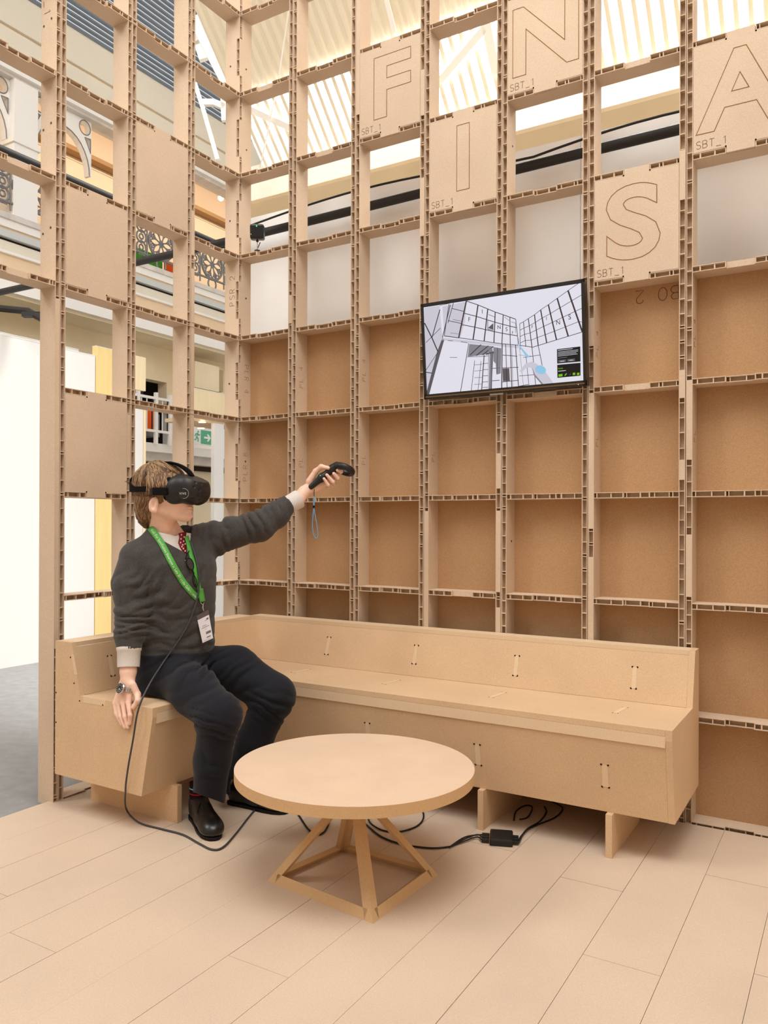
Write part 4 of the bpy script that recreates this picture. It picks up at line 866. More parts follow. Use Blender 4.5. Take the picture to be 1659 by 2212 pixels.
# ------------------------------------------------------------------ joints (photo point and distance)
J = dict(rsh=P(297, 1212, 3.27), rel=P(284, 1322, 3.215), rwr=P(276, 1468, 3.145), lsh=P(446, 1172, 3.47), lel=P(560, 1137, 3.53), lwr=P(643, 1081, 3.63),
         rhip=P(362, 1452, 3.31), lhip=P(428, 1440, 3.44), rkn=P(474, 1545, 3.02), lkn=P(592, 1502, 3.32), ran=P(452, 1735, 3.075), lan=P(508, 1708, 3.37), neck=P(357, 1160, 3.345))
FB = np.array([0.957, -0.29, 0.0]); LB = np.array([0.29, 0.957, 0.0]); ZZ = np.array([0, 0, 1.0])
# torso as stacked ellipses: height, centre (photo u at distance), half width, half depth
TS = [(0.56, P(384, 1480, 3.37), .168, .128), (0.64, P(384, 1436, 3.37), .166, .128), (0.72, P(382, 1395, 3.37), .158, .124), (0.82, P(383, 1340, 3.365), .154, .124), (0.92, P(385, 1290, 3.36), .156, .124), (1.00, P(384, 1245, 3.355), .164, .124), (1.07, P(381, 1208, 3.35), .170, .118), (1.13, P(376, 1178, 3.35), .150, .100), (1.18, P(368, 1160, 3.345), .105, .078), (1.24, P(362, 1140, 3.34), .06, .06)]
tz_ = np.array([t[0] for t in TS])
tcx = np.array([t[1][0] for t in TS]); tcy = np.array([t[1][1] for t in TS]); ta = np.array([t[2] for t in TS]); tb_ = np.array([t[3] for t in TS])
def torso(X, grow=0.0):
    z = X[:, 2]; cx = np.interp(z, tz_, tcx); cy = np.interp(z, tz_, tcy); a = np.interp(z, tz_, ta)+grow; b = np.interp(z, tz_, tb_)+grow
    dx, dy = X[:, 0]-cx, X[:, 1]-cy; p = (dx*LB[0]+dy*LB[1])/a; q = (dx*FB[0]+dy*FB[1])/b; l = np.sqrt(p*p+q*q)
    return np.maximum(l*(l-1)/np.maximum(np.sqrt((p/a)**2+(q/b)**2), 1e-5), .548-z)
def tc_at(z): return np.array([np.interp(z, tz_, tcx), np.interp(z, tz_, tcy), z])
NB = J['neck']
SW_F = [(282, 1310, 75, 26, .0050, 40, 60), (280, 1345, 95, 15, .0055, 26, 50), (278, 1362, 80, 12, .0045, 16, 45), (268, 1245, 25, 38, .0040, 40, 45), (310, 1265, 40, 24, .0045, 30, 30),
        (500, 1140, -35, 30, .0048, 45, 50), (545, 1120, -25, 20, .0055, 40, 45), (585, 1100, -20, 16, .0045, 30, 40), (470, 1160, -10, 22, .0045, 30, 50), (440, 1130, 10, 16, .003, 25, 30),
        (380, 1330, 75, 40, .0038, 60, 70), (400, 1385, 85, 20, .0040, 25, 60), (345, 1290, 50, 30, .0040, 40, 40), (430, 1250, 20, 40, .003, 40, 60), (330, 1365, 100, 28, .004, 40, 40), (350, 1215, 20, 45, .003, 45, 60), (440, 1330, 70, 30, .0025, 50, 50)]
def arms(X):
    r = chain(X, [J['rsh'], P(281, 1262, 3.24), J['rel'], P(279, 1370, 3.195), P(279, 1402, 3.175)], [.074, .070, .060, .054, .048], .02)
    l = chain(X, [J['lsh'], P(500, 1152, 3.49), J['lel'], P(598, 1112, 3.58), P(624, 1087, 3.61)], [.076, .064, .065, .055, .042], .02)
    r = np.maximum(r, (P(279, 1399, 3.175)[2]-X[:, 2])); l = np.maximum(l, (X-P(621, 1088, 3.61).astype(f32))@((J['lwr']-J['lel'])/np.linalg.norm(J['lwr']-J['lel'])).astype(f32))
    return r, l
def sweater0(X):
    t = torso(X, 0.006); r, l = arms(X)
    tr = smin(cone(X, NB+np.array([0, 0, -.02]), J['rsh']+np.array([0, 0, .02]), .058, .058), cone(X, NB+np.array([0, 0, -.02]), J['lsh']+np.array([0, 0, .015]), .058, .060), .02)
    d = smin(smin(t, tr, .05), smin(r, l, .001), .035)
    return d+folds(X, SW_F)
# V-neck: photo outline of the opening on the near side
VN = [(310, 1120), (330, 1140), (352, 1168), (378, 1182), (404, 1196), (410, 1180), (412, 1160), (415, 1142), (421, 1126), (427, 1100), (380, 1085)]
def sweater(X):
    d = sweater0(X)
    u, v = px(X); z = X[:, 2]
    front = ((X-tc_at(1.1).astype(f32))@FB.astype(f32))
    cut = np.maximum(poly2(u, v, VN)/520.0, -(front+0.015))                # opening towards the viewer
    coll = cone(X, NB+np.array([0, 0, 0.0]), NB+HF*.03+np.array([0, 0, .10]), .070, .098)
    d = np.maximum(d, -np.minimum(cut, coll))
    hem = 0.668+0.02*np.clip(front/0.12, -1, 1); d = np.maximum(d, (hem-z)*0.9)
    return d
person_base = (0.49, -0.95, 0.536)
# ------------------------------------------------------------------ head frame
HD = 3.30; HS = FPX/HD
HF = RT*0.96-FW*0.28; HF[2] = 0; HF /= np.linalg.norm(HF); HRT = np.cross(HF, ZZ); H0 = P(352, 1066, HD)       # HRT: the side turned to the viewer
if HRT @ (CAM-H0) < 0: HRT = -HRT
HA = np.array([HF, HRT, ZZ])
def hl(f, s, u): return H0+HF*f+HRT*s+ZZ*u
def hp(u, v, s=0.0): f = (u-352)/HS/0.96+s*0.29; return hl(f, s, (1066-v)/HS)
def head(X):
    d = ellip(X, hl(-.010, 0, .022), HA, (.106, .077, .098))
    d = smin(d, ellip(X, hl(.060, 0, -.030), HA, (.060, .060, .078)), .03)
    for s in (-1, 1):
        d = smin(d, cone(X, hl(.008, s*.050, -.062), hl(.098, s*.014, -.094), .022, .020), .022); d = smin(d, ellip(X, hl(.078, s*.036, -.02), HA, (.034, .024, .034)), .02)
    d = smin(d, ellip(X, hl(.110, 0, -.094), HA, (.021, .022, .018)), .014)
    d = smin(d, cone(X, hl(.108, 0, -.055), hl(.106, 0, -.072), .022, .020), .015)
    d = smin(d, cone(X, hl(.112, 0, .012), hl(.138, 0, -.030), .007, .010), .010)
    for s in (-1, 1): d = smin(d, ellip(X, hl(.128, s*.010, -.034), HA, (.010, .008, .007)), .006)
    d = smin(d, ellip(X, hl(.126, 0, -.0575), HA, (.009, .021, .0048)), .004); d = smin(d, ellip(X, hl(.124, 0, -.0685), HA, (.010, .019, .0056)), .004)
    d = np.maximum(d, -ellip(X, hl(.137, 0, -.0628), HA, (.009, .022, .0012)))
    for s in (-1, 1): d = np.maximum(d, -ellip(X, hl(.122, s*.033, .012), HA, (.016, .018, .012)))      # eye sockets (under the headset)
    for s in (-1, 1): d = smin(d, ellip(X, hl(.101, s*.032, .012), HA, (.013, .013, .013)), .004)
    nk = cone(X, hl(-.020, 0, -.045), NB+np.array([0, 0, -.02]), .054, .060); d = smin(d, nk, .03)
    e = None
    for s in (-1, 1):
        c = hl(.006, s*.081, -.047); a1 = HF*0.25+ZZ*0.97; a0 = HF*0.97-ZZ*0.25; A = np.array([a0, HRT, a1]); out = s*0.006
        q = ellip(X, c, A, (.021, .011, .034)); q = smin(q, ellip(X, c+HF*.006-ZZ*.024, A, (.012, .008, .012)), .008)
        q = np.maximum(q, -ellip(X, c+HRT*s*.011+HF*.004, A, (.010, .008, .021))); q = smin(q, ellip(X, c+HF*.013+HRT*s*.001-ZZ*.004, A, (.005, .006, .010)), .004)
        d = smin(d, q, .006)
    return d
# ------------------------------------------------------------------ hands
def rhand(X):
    w = J['rwr']; kn = [ony(u, v, -1.243) for u, v in ((248, 1519), (256, 1520), (266, 1520), (277, 1518))]
    d = chain(X, [P(278, 1418, 3.17), P(277, 1450, 3.155), w], [.034, .031, .0285], .01)
    cm = sum(kn)/4
    for i, k in enumerate(kn):
        cp = w+(cm-w)*0.22+(k-cm)*0.45; d = smin(d, cone(X, cp, k+np.array([0, .002, .001]), .0165, .0105), .016)
    mids = [ony(u, v, -1.2525) for u, v in ((251, 1542), (260, 1547), (270, 1548), (281, 1545))]; tips = [ony(u, v, -1.2505) for u, v in ((263, 1565), (270, 1571), (276, 1571), (280, 1563))]
    for i in range(4):
        r = (.0078, .0086, .0090, .0090)[i]; f = chain(X, [kn[i], mids[i], tips[i]], [r+.0012, r, r*.80], .004); d = smin(d, f, .0035 if i else .004)
    th = chain(X, [w+(cm-w)*0.25+(kn[3]-cm)*0.9, P(297, 1500, 3.118), ony(298, 1513, -1.238), ony(288, 1528, -1.247)], [.015, .0125, .0105, .0085], .006)
    return smin(d, th, .008)
TLH = 3.655
CT0, CT1 = P(669, 1054, TLH), P(718, 1013, TLH)            # controller tail and neck
def lhand(X):
    w = J['lwr']; T2 = TLH+.034
    d = chain(X, [P(622, 1096, 3.61), w, P(657, 1062, 3.655)], [.033, .030, .028], .01)
    pal = [P(668, 1050, T2), P(697, 1036, T2)]
    kn = [P(722, 1018, T2-.002), P(719, 1029, T2), P(713, 1039, T2), P(703, 1047, T2-.004)]
    for i, k in enumerate(kn): d = smin(d, cone(X, P(662+i*2, 1054+i*3, T2-.012), k, .017, .0115), .016)
    f1 = [P(734, 1020, T2-.012), P(731, 1034, T2-.012), P(722, 1045, T2-.012), P(711, 1053, T2-.014)]
    f2 = [P(737, 1019, TLH-.012), P(730, 1033, TLH-.016), P(719, 1041, TLH-.019), P(709, 1048, TLH-.019)]
    f3 = [P(729, 1016, TLH-.024), P(721, 1023, TLH-.027), P(706, 1026, TLH-.027), P(700, 1034, TLH-.026)]
    for i in range(4):
        r = (.0088, .0092, .0090, .0080)[i]; d = smin(d, chain(X, [kn[i], f1[i], f2[i], f3[i]], [r+.001, r+.0006, r, r*.82], .003), .003)
    th = chain(X, [P(668, 1040, T2-.020), P(682, 1018, TLH+.006), P(694, 1008, TLH-.006), P(709, 1011, TLH-.016)], [.016, .0125, .0108, .0088], .006)
    return smin(d, th, .010)
# ------------------------------------------------------------------ body mesh
parts = []
def collect(fn, pts, m, h):
    lo, hi = bbox(pts, m); parts.append(surface_nets(fn, lo, hi, h))
headneck = lambda X: np.minimum(head(X), np.maximum(smin(torso(X, -.02), cone(X, hl(-.02, 0, -.05), NB+np.array([0, 0, -.06]), .054, .066), .03), X[:, 2]-1.19))
HEADBOX = (hl(-.125, -.1, -.125), hl(.15, .1, .125))
collect(lambda X: np.maximum(head(X), (1.165-X[:, 2])), [hl(-.13, -.1, -.20), hl(.155, .1, .13), hl(-.13, .1, 0), hl(.155, -.1, 0)], .004, .0034)
collect(rhand, [P(278, 1415, 3.17), J['rwr'], ony(263, 1570, -1.25), ony(244, 1520, -1.243), ony(302, 1510, -1.24)], .04, .0026)
collect(lhand, [P(620, 1096, 3.61), J['lwr'], P(739, 1016, TLH), P(700, 1055, TLH+.03), P(690, 1000, TLH-.03)], .04, .0026)
def inner(X):
    d = torso(X, -.026); r, l = arms(X); d = smin(d, np.minimum(r, l)+.018, .02)
    d = smin(d, cone(X, NB+np.array([0, 0, -.08]), NB+np.array([0, 0, .02]), .07, .056), .03)
    for a, b, c in (('rhip', 'rkn', 'ran'), ('lhip', 'lkn', 'lan')): d = smin(d, chain(X, [J[a]+ZZ*.01, J[b], J[b]*.35+J[c]*.65], [.070, .050, .036], .03), .03)
    return d
collect(inner, [tc_at(.56)-.16, tc_at(1.2)+.1, J['lwr'], J['rwr'], J['rkn'], J['lkn'], J['ran'], J['lan']], .07, .014)
off = 0; vs = []; fs = []
for v_, f_ in parts: vs.append(v_); fs.append(f_+off); off += len(v_)
me_v = np.concatenate(vs)-np.array(person_base); me_f = np.concatenate(fs)
person = mesh_np('person', me_v, me_f, 'skin', None); person.location = person_base; BASE[person.name] = Vector(person_base)
tag(person, 'person in charcoal sweater seated on the bench pointing a controller', 'person')
def sub(name, fn, lo, hi, h, material, parent=person):
    v_, f_ = surface_nets(fn, lo, hi, h); return mesh_np(name, v_, f_, material, parent)
lip = lambda X: smin(ellip(X, hl(.1268, 0, -.0577), HA, (.009, .020, .0046)), ellip(X, hl(.1248, 0, -.0683), HA, (.010, .018, .0054)), .001)
sub('lips', lambda X: np.maximum(np.maximum(lip(X), -ellip(X, hl(.138, 0, -.0628), HA, (.009, .022, .0012))), -(head(X)+.002)), hl(.11, -.03, -.08)-.02, hl(.14, .03, -.045)+.02, .0018, 'lip')
# ------------------------------------------------------------------ clothes
lo, hi = bbox([tc_at(.66)-np.array([.17, .17, 0]), tc_at(1.2)+np.array([.17, .17, 0]), P(628, 1087, 3.62), J['lel'], J['rsh'], P(279, 1402, 3.175)], .08); lo[2] = .65
sw = sub('sweater', sweater, lo, hi, .0058, 'wool')
# shirt front seen in the V-neck
sub('shirt_front', lambda X: np.maximum(np.maximum(sweater0(X)+.006, -(sweater0(X)+.02)), poly2(*px(X), [(326, 1146), (345, 1175), (378, 1195), (404, 1205), (415, 1185), (413, 1152), (400, 1150), (380, 1158), (356, 1152)])/520.0), *bbox([tc_at(1.0)+FB*.05-.10, tc_at(1.2)+FB*.14+.08], .06), .005, 'shirt')
# shirt collar: a folded band round the neck with two points
cn = NB+np.array([0.0, 0, 0.010]); cax = ZZ*0.94+FB*-0.05; cax /= np.linalg.norm(cax)
rows_o, rows_i = [], []
CF = HF*0.55+FB*0.45; CF[2] = 0; CF /= np.linalg.norm(CF); CS = np.cross(ZZ, CF)
for lev in range(5):
    ro, ri = [], []
    for i in range(41):
        ph = math.radians(14+(332)*i/40); front = max(0.0, math.cos(ph)); k = lev/4.0
        drop = 0.036+0.030*front**2.5; r = 0.0635+0.004*math.sin(k*math.pi)+0.016*k+0.006*front*k; zz = 0.022-0.028*front-k*drop
        p = cn+(CF*math.cos(ph)+CS*math.sin(ph))*r+ZZ*zz; ro.append(p); ri.append(cn+(CF*math.cos(ph)+CS*math.sin(ph))*(r-0.004)+ZZ*zz)
    rows_o.append(ro); rows_i.append(ri)
mb = MB(); mb.grid(rows_o); mb.grid([r[::-1] for r in rows_i]); mb.grid([rows_o[-1], rows_i[-1]]); mb.grid([rows_i[0], rows_o[0]])
mb.build('shirt_collar', 'shirt', person, smooth=True, fixn=False, angle=50)
# cuffs
def cuff(a, b, ra, rb, name, lip_out=0.003):
    a, b = np.asarray(a), np.asarray(b); d = (b-a)/np.linalg.norm(b-a); L = np.linalg.norm(b-a)
    prof = [(ra*0.80, 0), (ra, 0.0), (ra+lip_out, L*0.10), (ra+lip_out, L*0.24), (ra, L*0.28), (rb+.001, L*0.9), (rb, L), (rb-.004, L), (rb-.004, L*0.4)]
    return MB().lathe(a, d, prof, 28).build(name, 'shirt', person, smooth=True, angle=60)
cuff(P(279, 1394, 3.178), P(277.5, 1441, 3.16), .0455, .0425, 'shirt_cuff'); 
cuff(P(616, 1094, 3.607), P(647, 1077, 3.632), .040, .042, 'shirt_cuff', 0.0005)
q = P(644.5, 1091.5, 3.60); MB().lathe(q, CAM-q, [(.0045, 0), (.0045, .002)], 10).build('cuff_button', 'button_brown', person)
# tie
def tp(u, v, k=.003): t = trace(lambda X: sweater0(X)+.006, u, v); return P(u, v, t-k)
tie = [[(386, 1152), (403, 1148)], [(388, 1160), (402, 1158)], [(385, 1172), (402, 1170)], [(390, 1184), (403, 1183)], [(396, 1194), (404, 1196)]]
mb = MB().grid([[tp(*a), tp((a[0]+b[0])/2, (a[1]+b[1])/2, .007), tp(*b)] for a, b in tie]); to = mb.build('tie', 'tie_red', person, smooth=True)
md = to.modifiers.new('thick', 'SOLIDIFY'); md.thickness = 0.003
mb = MB()
for (u, v) in ((392, 1155), (398, 1160), (391, 1164), (397, 1169), (390, 1172), (395, 1177), (400, 1175), (396, 1185), (400, 1190), (393, 1181)):
    c = tp(u, v, .0095); mb.prism([c+RT*.0028*math.cos(a)+UP*.0038*math.sin(a) for a in np.arange(0, 6.2, .8)], -FW*.0006)
mb.build('tie_pattern', 'tie_spot', to)
# sweater neckband along the V
vn = [(322, 1140), (338, 1156), (352, 1169), (378, 1183), (404, 1197), (410.5, 1180), (413, 1158)]
def swp(u, v, k=0.0): t = trace(sweater0, u, v); return P(u, v, (t if t else 3.3)-k)
# trousers
TR_F = [(440, 1560, 110, 14, .004, 22, 34), (470, 1575, 100, 18, .003, 25, 34), (555, 1520, 120, 18, .0045, 30, 30), (600, 1530, 110, 20, .003, 30, 34), (450, 1640, 95, 50, .0025, 60, 30), (445, 1440, 40, 16, .0035, 20, 28), (520, 1470, 60, 26, .003, 40, 40), (470, 1440, 55, 18, .0035, 26, 30), (400, 1470, 60, 40, .0025, 60, 50), (350, 1440, 60, 22, .003, 30, 40)]
def trousers(X):
    r = chain(X, [J['rhip'], P(420, 1493, 3.155), J['rkn'], P(459, 1640, 3.05), P(452, 1722, 3.068)], [.092, .090, .080, .066, .062], .03)
    l = chain(X, [J['lhip'], P(508, 1446, 3.385), J['lkn'], P(550, 1600, 3.345), P(511, 1690, 3.37)], [.092, .094, .084, .070, .060], .03)
    hips = np.maximum(torso(X, .012), X[:, 2]-.705)
    d = smin(smin(hips, r, .035), l, .012); d = smin(d, smin(r, l, .006), .0005)+folds(X, TR_F)*1.5
    u, v = px(X); seat = np.where(X[:, 0] < .655, .5365-X[:, 2], -1); d = np.maximum(d, seat)
    hemr = v-(1712+np.clip((u-420)/65, 0, 1)*24); hem = np.where((u < 497) & (X[:, 2] < .3), hemr/560.0, np.where(X[:, 2] < .3, (v-1684)/520.0, -1))
    return np.maximum(d, hem)
sub('trousers', trousers, *bbox([J['rhip']-.12, J['lhip']+.12, J['rkn'], J['lkn'], J['ran'], J['lan']], .085), .0062, 'trouser')
# pocket flap / belt line
mb = MB().grid([[P(327, 1406, trace(trousers, 327, 1408)-.004), P(352, 1402, 3.215), P(385, 1399, 3.21)], [P(330, 1440, trace(trousers, 330, 1440)-.003), P(352, 1436, trace(trousers, 352, 1436)-.003), P(380, 1418, trace(trousers, 380, 1420)-.004)]])
# shoes and socks
def shoe(heel, toe, name_label):
    heel, toe = np.asarray(heel), np.asarray(toe); d = toe-heel; d[2] = 0; L = 0.285; d /= np.linalg.norm(d); s = np.cross(ZZ, d); base = np.array([heel[0], heel[1], ZF+.001]); A = np.array([d, s, ZZ])
    pt = lambda a, b, c: base+d*a*L+s*b+ZZ*c
    def fn(X):
        q = ellip(X, pt(.86, .004, .030), A, (.052, .043, .028)); q = smin(q, ellip(X, pt(.66, .004, .036), A, (.085, .046, .036)), .03); q = smin(q, ellip(X, pt(.40, 0, .048), A, (.080, .037, .046)), .03)
        q = smin(q, ellip(X, pt(.14, 0, .046), A, (.046, .034, .052)), .03); q = smin(q, cone(X, pt(.42, 0, .070), pt(.20, 0, .085), .030, .037), .02)
        q = np.maximum(q, ZF+.012-X[:, 2]); q = np.maximum(q, -cone(X, pt(.24, 0, .095), pt(.24, 0, .15), .031, .036)); return q
    lo, hi = bbox([pt(0, -.06, 0), pt(1.08, .06, .13), pt(0, .06, 0), pt(1.08, -.06, .1)], .01)
    so = sub('shoe', fn, lo, hi, .0036, 'leather')
    sole = [(-.01, -.018), (.03, -.030), (.12, -.035), (.25, -.034), (.45, -.036), (.58, -.041), (.70, -.043), (.85, -.040), (.95, -.031), (1.01, -.018), (1.035, .002), (1.02, .020), (.96, .034), (.85, .044), (.70, .048), (.58, .045), (.45, .038), (.25, .034), (.12, .034), (.03, .030), (-.01, .018)]
    MB().prism([pt(a, b, 0.0) for a, b in sole], (0, 0, .012)).build('shoe_sole', 'sole', person, bevel=.002)
    mb = MB()
    for k, (a, c) in enumerate(((.42, .093), (.49, .086), (.56, .078))):
        mb.tube([pt(a, -.018, c-.004), pt(a+.005, 0, c+.004), pt(a, .018, c-.004)], .0022, 6)
    mb.tube([pt(.44, .002, .098), pt(.52, -.02, .092), pt(.60, -.034, .070)], .0018, 6); mb.tube([pt(.44, -.002, .098), pt(.54, .022, .088), pt(.60, .03, .072)], .0018, 6)
    mb.build('shoe_laces', 'strap_black', so)
    return pt
r_heel = onz(421, 1762, ZF); r_toe = onz(460, 1813, ZF); l_heel = onz(497, 1733, ZF); l_toe = onz(592, 1752, ZF)
pr_ = shoe(r_heel, r_toe, ''); pl_ = shoe(l_heel, l_toe, '')
for pt in (pr_, pl_):
    MB().tube([pt(.22, 0, .06), pt(.22, 0, .10), pt(.21, 0, .155)], [.034, .037, .037], 18).build('sock', 'sock', person, smooth=True)
    MB().tube([pt(.22, 0, .132), pt(.22, 0, .136)], [.0378, .0378], 18).build('sock_stripe', 'sock_blue', person); MB().tube([pt(.22, 0, .112), pt(.22, 0, .116)], [.0378, .0378], 18).build('sock_stripe', 'sock_red', person)
# ------------------------------------------------------------------ hair
HP = [(283, 985), (392, 985), (402, 1030), (386, 1052), (378, 1066), (371, 1088), (364, 1090), (358, 1080), (346, 1074), (334, 1078), (329, 1098), (334, 1122), (322, 1143), (302, 1146), (284, 1090)]
HPL = [((u-352)/HS/.96, (1066-v)/HS) for u, v in HP]
def hair_base(X):
    d = ellip(X, hl(-.014, 0, .022), HA, (.118, .092, .110)); d = smin(d, ellip(X, hl(-.066, 0, -.06), HA, (.050, .066, .085)), .03)
    return d
def hair(X):
    q = (X-H0.astype(f32))@HA.T.astype(f32); f, s, u = q[:, 0], q[:, 1], q[:, 2]
    a = np.arctan2(s, f+.02); wav = .0022*np.sin(s*210+f*90+u*40+3*np.sin(u*60))+.0016*np.sin(f*320-u*120+2*np.sin(s*80)); d = hair_base(X)+wav.astype(f32)
    edge = poly2(f, u, HPL)+.004*np.sin(f*400+u*150)
    return np.maximum(d, edge)
lo, hi = bbox([hl(-.16, -.12, -.17), hl(.12, .12, .15), hl(-.16, .12, 0), hl(.12, -.12, 0)], .005)
hr = sub('hair', hair, lo, hi, .0036, 'hair_brown')
rnd = random.Random(11); hs = [MB(), MB()]
def on_hair(f, s, u, lift):                      # push a direction out to the hair surface
    c = np.array([-.014, 0, .022]); d = np.array([f, s, u])-c; l = np.linalg.norm(d/np.array([.118, .092, .110])); p = c+d/l*(1.0)
    n = p-c; n = n/np.linalg.norm(n); return hl(*(p+n*lift))
for i in range(420):
    a = rnd.uniform(-0.5, 3.5); crown = (-.045+rnd.uniform(-.02, .02), rnd.uniform(-.03, .03), .13); side = rnd.random()
    if side < 0.55:   e = (rnd.uniform(.02, .085), rnd.uniform(.035, .09), rnd.uniform(-.002, .045))        # fringe and near side, towards the viewer
    elif side < 0.75: e = (rnd.uniform(.03, .09), rnd.uniform(-.08, .04), rnd.uniform(.04, .08))
    else:             e = (rnd.uniform(-.13, -.02), rnd.uniform(.02, .09), rnd.uniform(-.03, .03))
    pts = []
    for k in range(7):
        t = k/6; q = [crown[j]*(1-t)+e[j]*t for j in range(3)]; q[1] += .03*math.sin(t*math.pi)*(1 if e[1] > 0 else -1); pts.append(on_hair(*q, .001+.004*math.sin(t*math.pi)+rnd.uniform(-.0012, .0012)))
    w = rnd.uniform(.0012, .0026); hs[i % 2].tube(pts, [w*.6, w, w, w, w*.8, w*.5, w*.15], 5)
for i in range(170):                               # long strands over the nape and behind the ear
    u0 = rnd.uniform(290, 338); e = (rnd.uniform(296, 336), rnd.uniform(1118, 1146)); s0 = rnd.uniform(.02, .07)
    a = np.array(hp(u0, 1070, s0)); pts = []
    for k in range(6):
        t = k/5; uu = u0*(1-t)+e[0]*t-6*math.sin(t*math.pi); vv = 1072+(e[1]-1072)*t; tt = trace(hair_base, uu, vv); 
        if tt: pts.append(P(uu, vv, tt-.001-rnd.uniform(0, .002)))
    if len(pts) > 3: w = rnd.uniform(.0012, .0024); hs[i % 2].tube(pts, [w*.7]+[w]*(len(pts)-2)+[w*.2], 5)
for i in range(150):                               # loose locks falling over the strap
    u0 = rnd.uniform(318, 378); e = (u0+rnd.uniform(-4, 14), rnd.uniform(1052, 1072)); pts = []
    for k in range(6):
        t = k/5; uu = u0+(e[0]-u0)*t+rnd.uniform(-.6, .6); vv = 1022+(e[1]-1022)*t; tt = trace(hair_base, uu, vv)
        if tt: pts.append(P(uu, vv, tt-.006-.010*t+rnd.uniform(-.001, .001)))
    if len(pts) > 3: w = rnd.uniform(.0014, .0028); hs[i % 2].tube(pts, [w*.5]+[w]*(len(pts)-2)+[w*.2], 5)
for i in range(10): hs[0].tube([P(292, 1048+rnd.uniform(-5, 6), HD), P(281, 1044+rnd.uniform(-3, 4), HD-.005), P(268+rnd.uniform(0, 8), 1041+rnd.uniform(-4, 3), HD)], [.0016, .0014, .0003], 5)
for m_, n_ in zip(hs, ('hair_dark', 'hair_light')):
    o = m_.build('hair_strands', n_, hr, smooth=True, fixn=False); o['kind'] = 'stuff'
# ------------------------------------------------------------------ headset
hset = thing('vr_headset', tuple(H0), 'matte black virtual reality headset with side strap on the seated head', 'headset')
def visor(X):
    q = (X-H0.astype(f32))@HA.T.astype(f32); f, s, u = q[:, 0], q[:, 1], q[:, 2]
    d = rbox(X, hl(.120, 0, .017), HA, (.062, .089, .059), .048)
    d = smin(d, ellip(X, hl(.150, 0, .008), HA, (.044, .080, .056)), .025)
    for sg_ in (-1, 1): d = smin(d, ellip(X, hl(.085, sg_*.060, .006), HA, (.045, .032, .052)), .015)
    d = np.maximum(d, (f*.45+u)-.128); d = np.maximum(d, -(f+.02*0)+.050-0.10*np.abs(s))
    d = np.maximum(d, -cone(X, hl(.13, 0, -.062), hl(.16, 0, -.045), .030, .020))
    return d
VD = []
for (zx, zy) in ((875, 355), (855, 410), (925, 458), (965, 312), (945, 372), (980, 497), (900, 517), (932, 566), (830, 560), (1005, 420)):
    u_, v_ = 270+zx/5.72, 980+zy/5.72; t = trace(visor, u_, v_)
    if t: VD.append(P(u_, v_, t+.001))
def visor2(X):
    d = visor(X)
    for c in VD: d = np.maximum(d, -(np.sqrt(((X-c.astype(f32))**2).sum(1))-.0048))
    return d
sub('visor', visor2, *bbox([hl(.03, -.1, -.06), hl(.20, .1, .10), hl(.03, .1, 0), hl(.20, -.1, 0)], .01), .0030, 'headset_black', hset)
sub('face_cushion', lambda X: np.maximum(np.maximum(rbox(X, hl(.062, 0, .016), HA, (.020, .080, .050), .018), -(head(X)-.0005)), 0*X[:, 0]-1), *bbox([hl(.03, -.09, -.05), hl(.09, .09, .08), hl(.03, .09, 0), hl(.09, -.09, 0)], .01), .0036, 'strap_black', hset)
# side strap
def band(angles, zc, hh, a=.124, b=.099, th=.004):
    rows = []
    for k in range(len(angles)):
        t = math.radians(angles[k]); f = -.014+a*math.cos(t); s = b*math.sin(t); n = np.array([math.cos(t)/a, math.sin(t)/b]); n /= np.linalg.norm(n)
        rows.append([hl(f, s, zc[k]-hh[k]), hl(f, s, zc[k]+hh[k]), hl(f+n[0]*th, s+n[1]*th, zc[k]+hh[k]), hl(f+n[0]*th, s+n[1]*th, zc[k]-hh[k])])
    m_ = MB(); m_.grid(rows, closed=True); return m_
ang = list(range(38, 323, 6)); 
zc = [.010+.006*(1-math.cos(math.radians(a-180)))*0+(.004 if abs(a-180) > 60 else .004+.026*(1-abs(a-180)/60)) for a in ang]; hh = [.011 if abs(a-180) > 60 else .011+.022*(1-abs(a-180)/60) for a in ang]
band(ang, zc, hh).build('head_strap', 'strap_black', hset, smooth=True, angle=40)
for sg_ in (1, -1):
    MB().obox(hl(.045, sg_*.097, .005), HF*.030-HRT*sg_*.004, HRT*sg_*.006, ZZ*.015).build('strap_mount', 'strap_black', hset, bevel=.003); MB().obox(hl(.012, sg_*.098, .004), HF*.007, HRT*sg_*.008, ZZ*.016).build('strap_buckle', 'headset_black', hset, bevel=.002)
tops_ = [hp(u, v) for u, v in ((322, 1012), (338, 1004), (358, 1000), (385, 1006), (405, 1018), (418, 1030))]
rows = []
for p in spline(tops_, 4): rows.append([p-HRT*.018, p+HRT*.018, p+HRT*.018+ZZ*.004, p-HRT*.018+ZZ*.004])
m_ = MB(); m_.grid(rows, closed=True); m_.build('top_strap', 'strap_black', hset, smooth=True, angle=40)
for s_, dz in ((.012, .006), (.020, .005), (.004, .008)):
    MB().tube(spline([hp(u, v-dz*300, s_) for u, v in ((345, 1003), (368, 1001), (395, 1008), (415, 1020), (424, 1032))], 4), .0032, 8).build('headset_cable', 'strap_black', hset, smooth=True)
tv_ = trace(visor, 396, 1065.5); lc = P(396.5, 1066, tv_-.0015); ln = HRT*0.92+HF*0.38; ln /= np.linalg.norm(ln); lx = np.cross(ZZ, ln); 
lx = lx if lx@RT > 0 else -lx
MB().lathe(lc-ln*.004, ln, [(.0215, 0), (.0205, .0045)], 24).build('side_disc', 'headset_black', hset); MB().tube([lc+ln*.0012+(lx*math.cos(a)+ZZ*math.sin(a))*.0200 for a in np.arange(-1.7, 1.8, .15)], .0005, 5).build('disc_rim', 'logo_grey', hset)
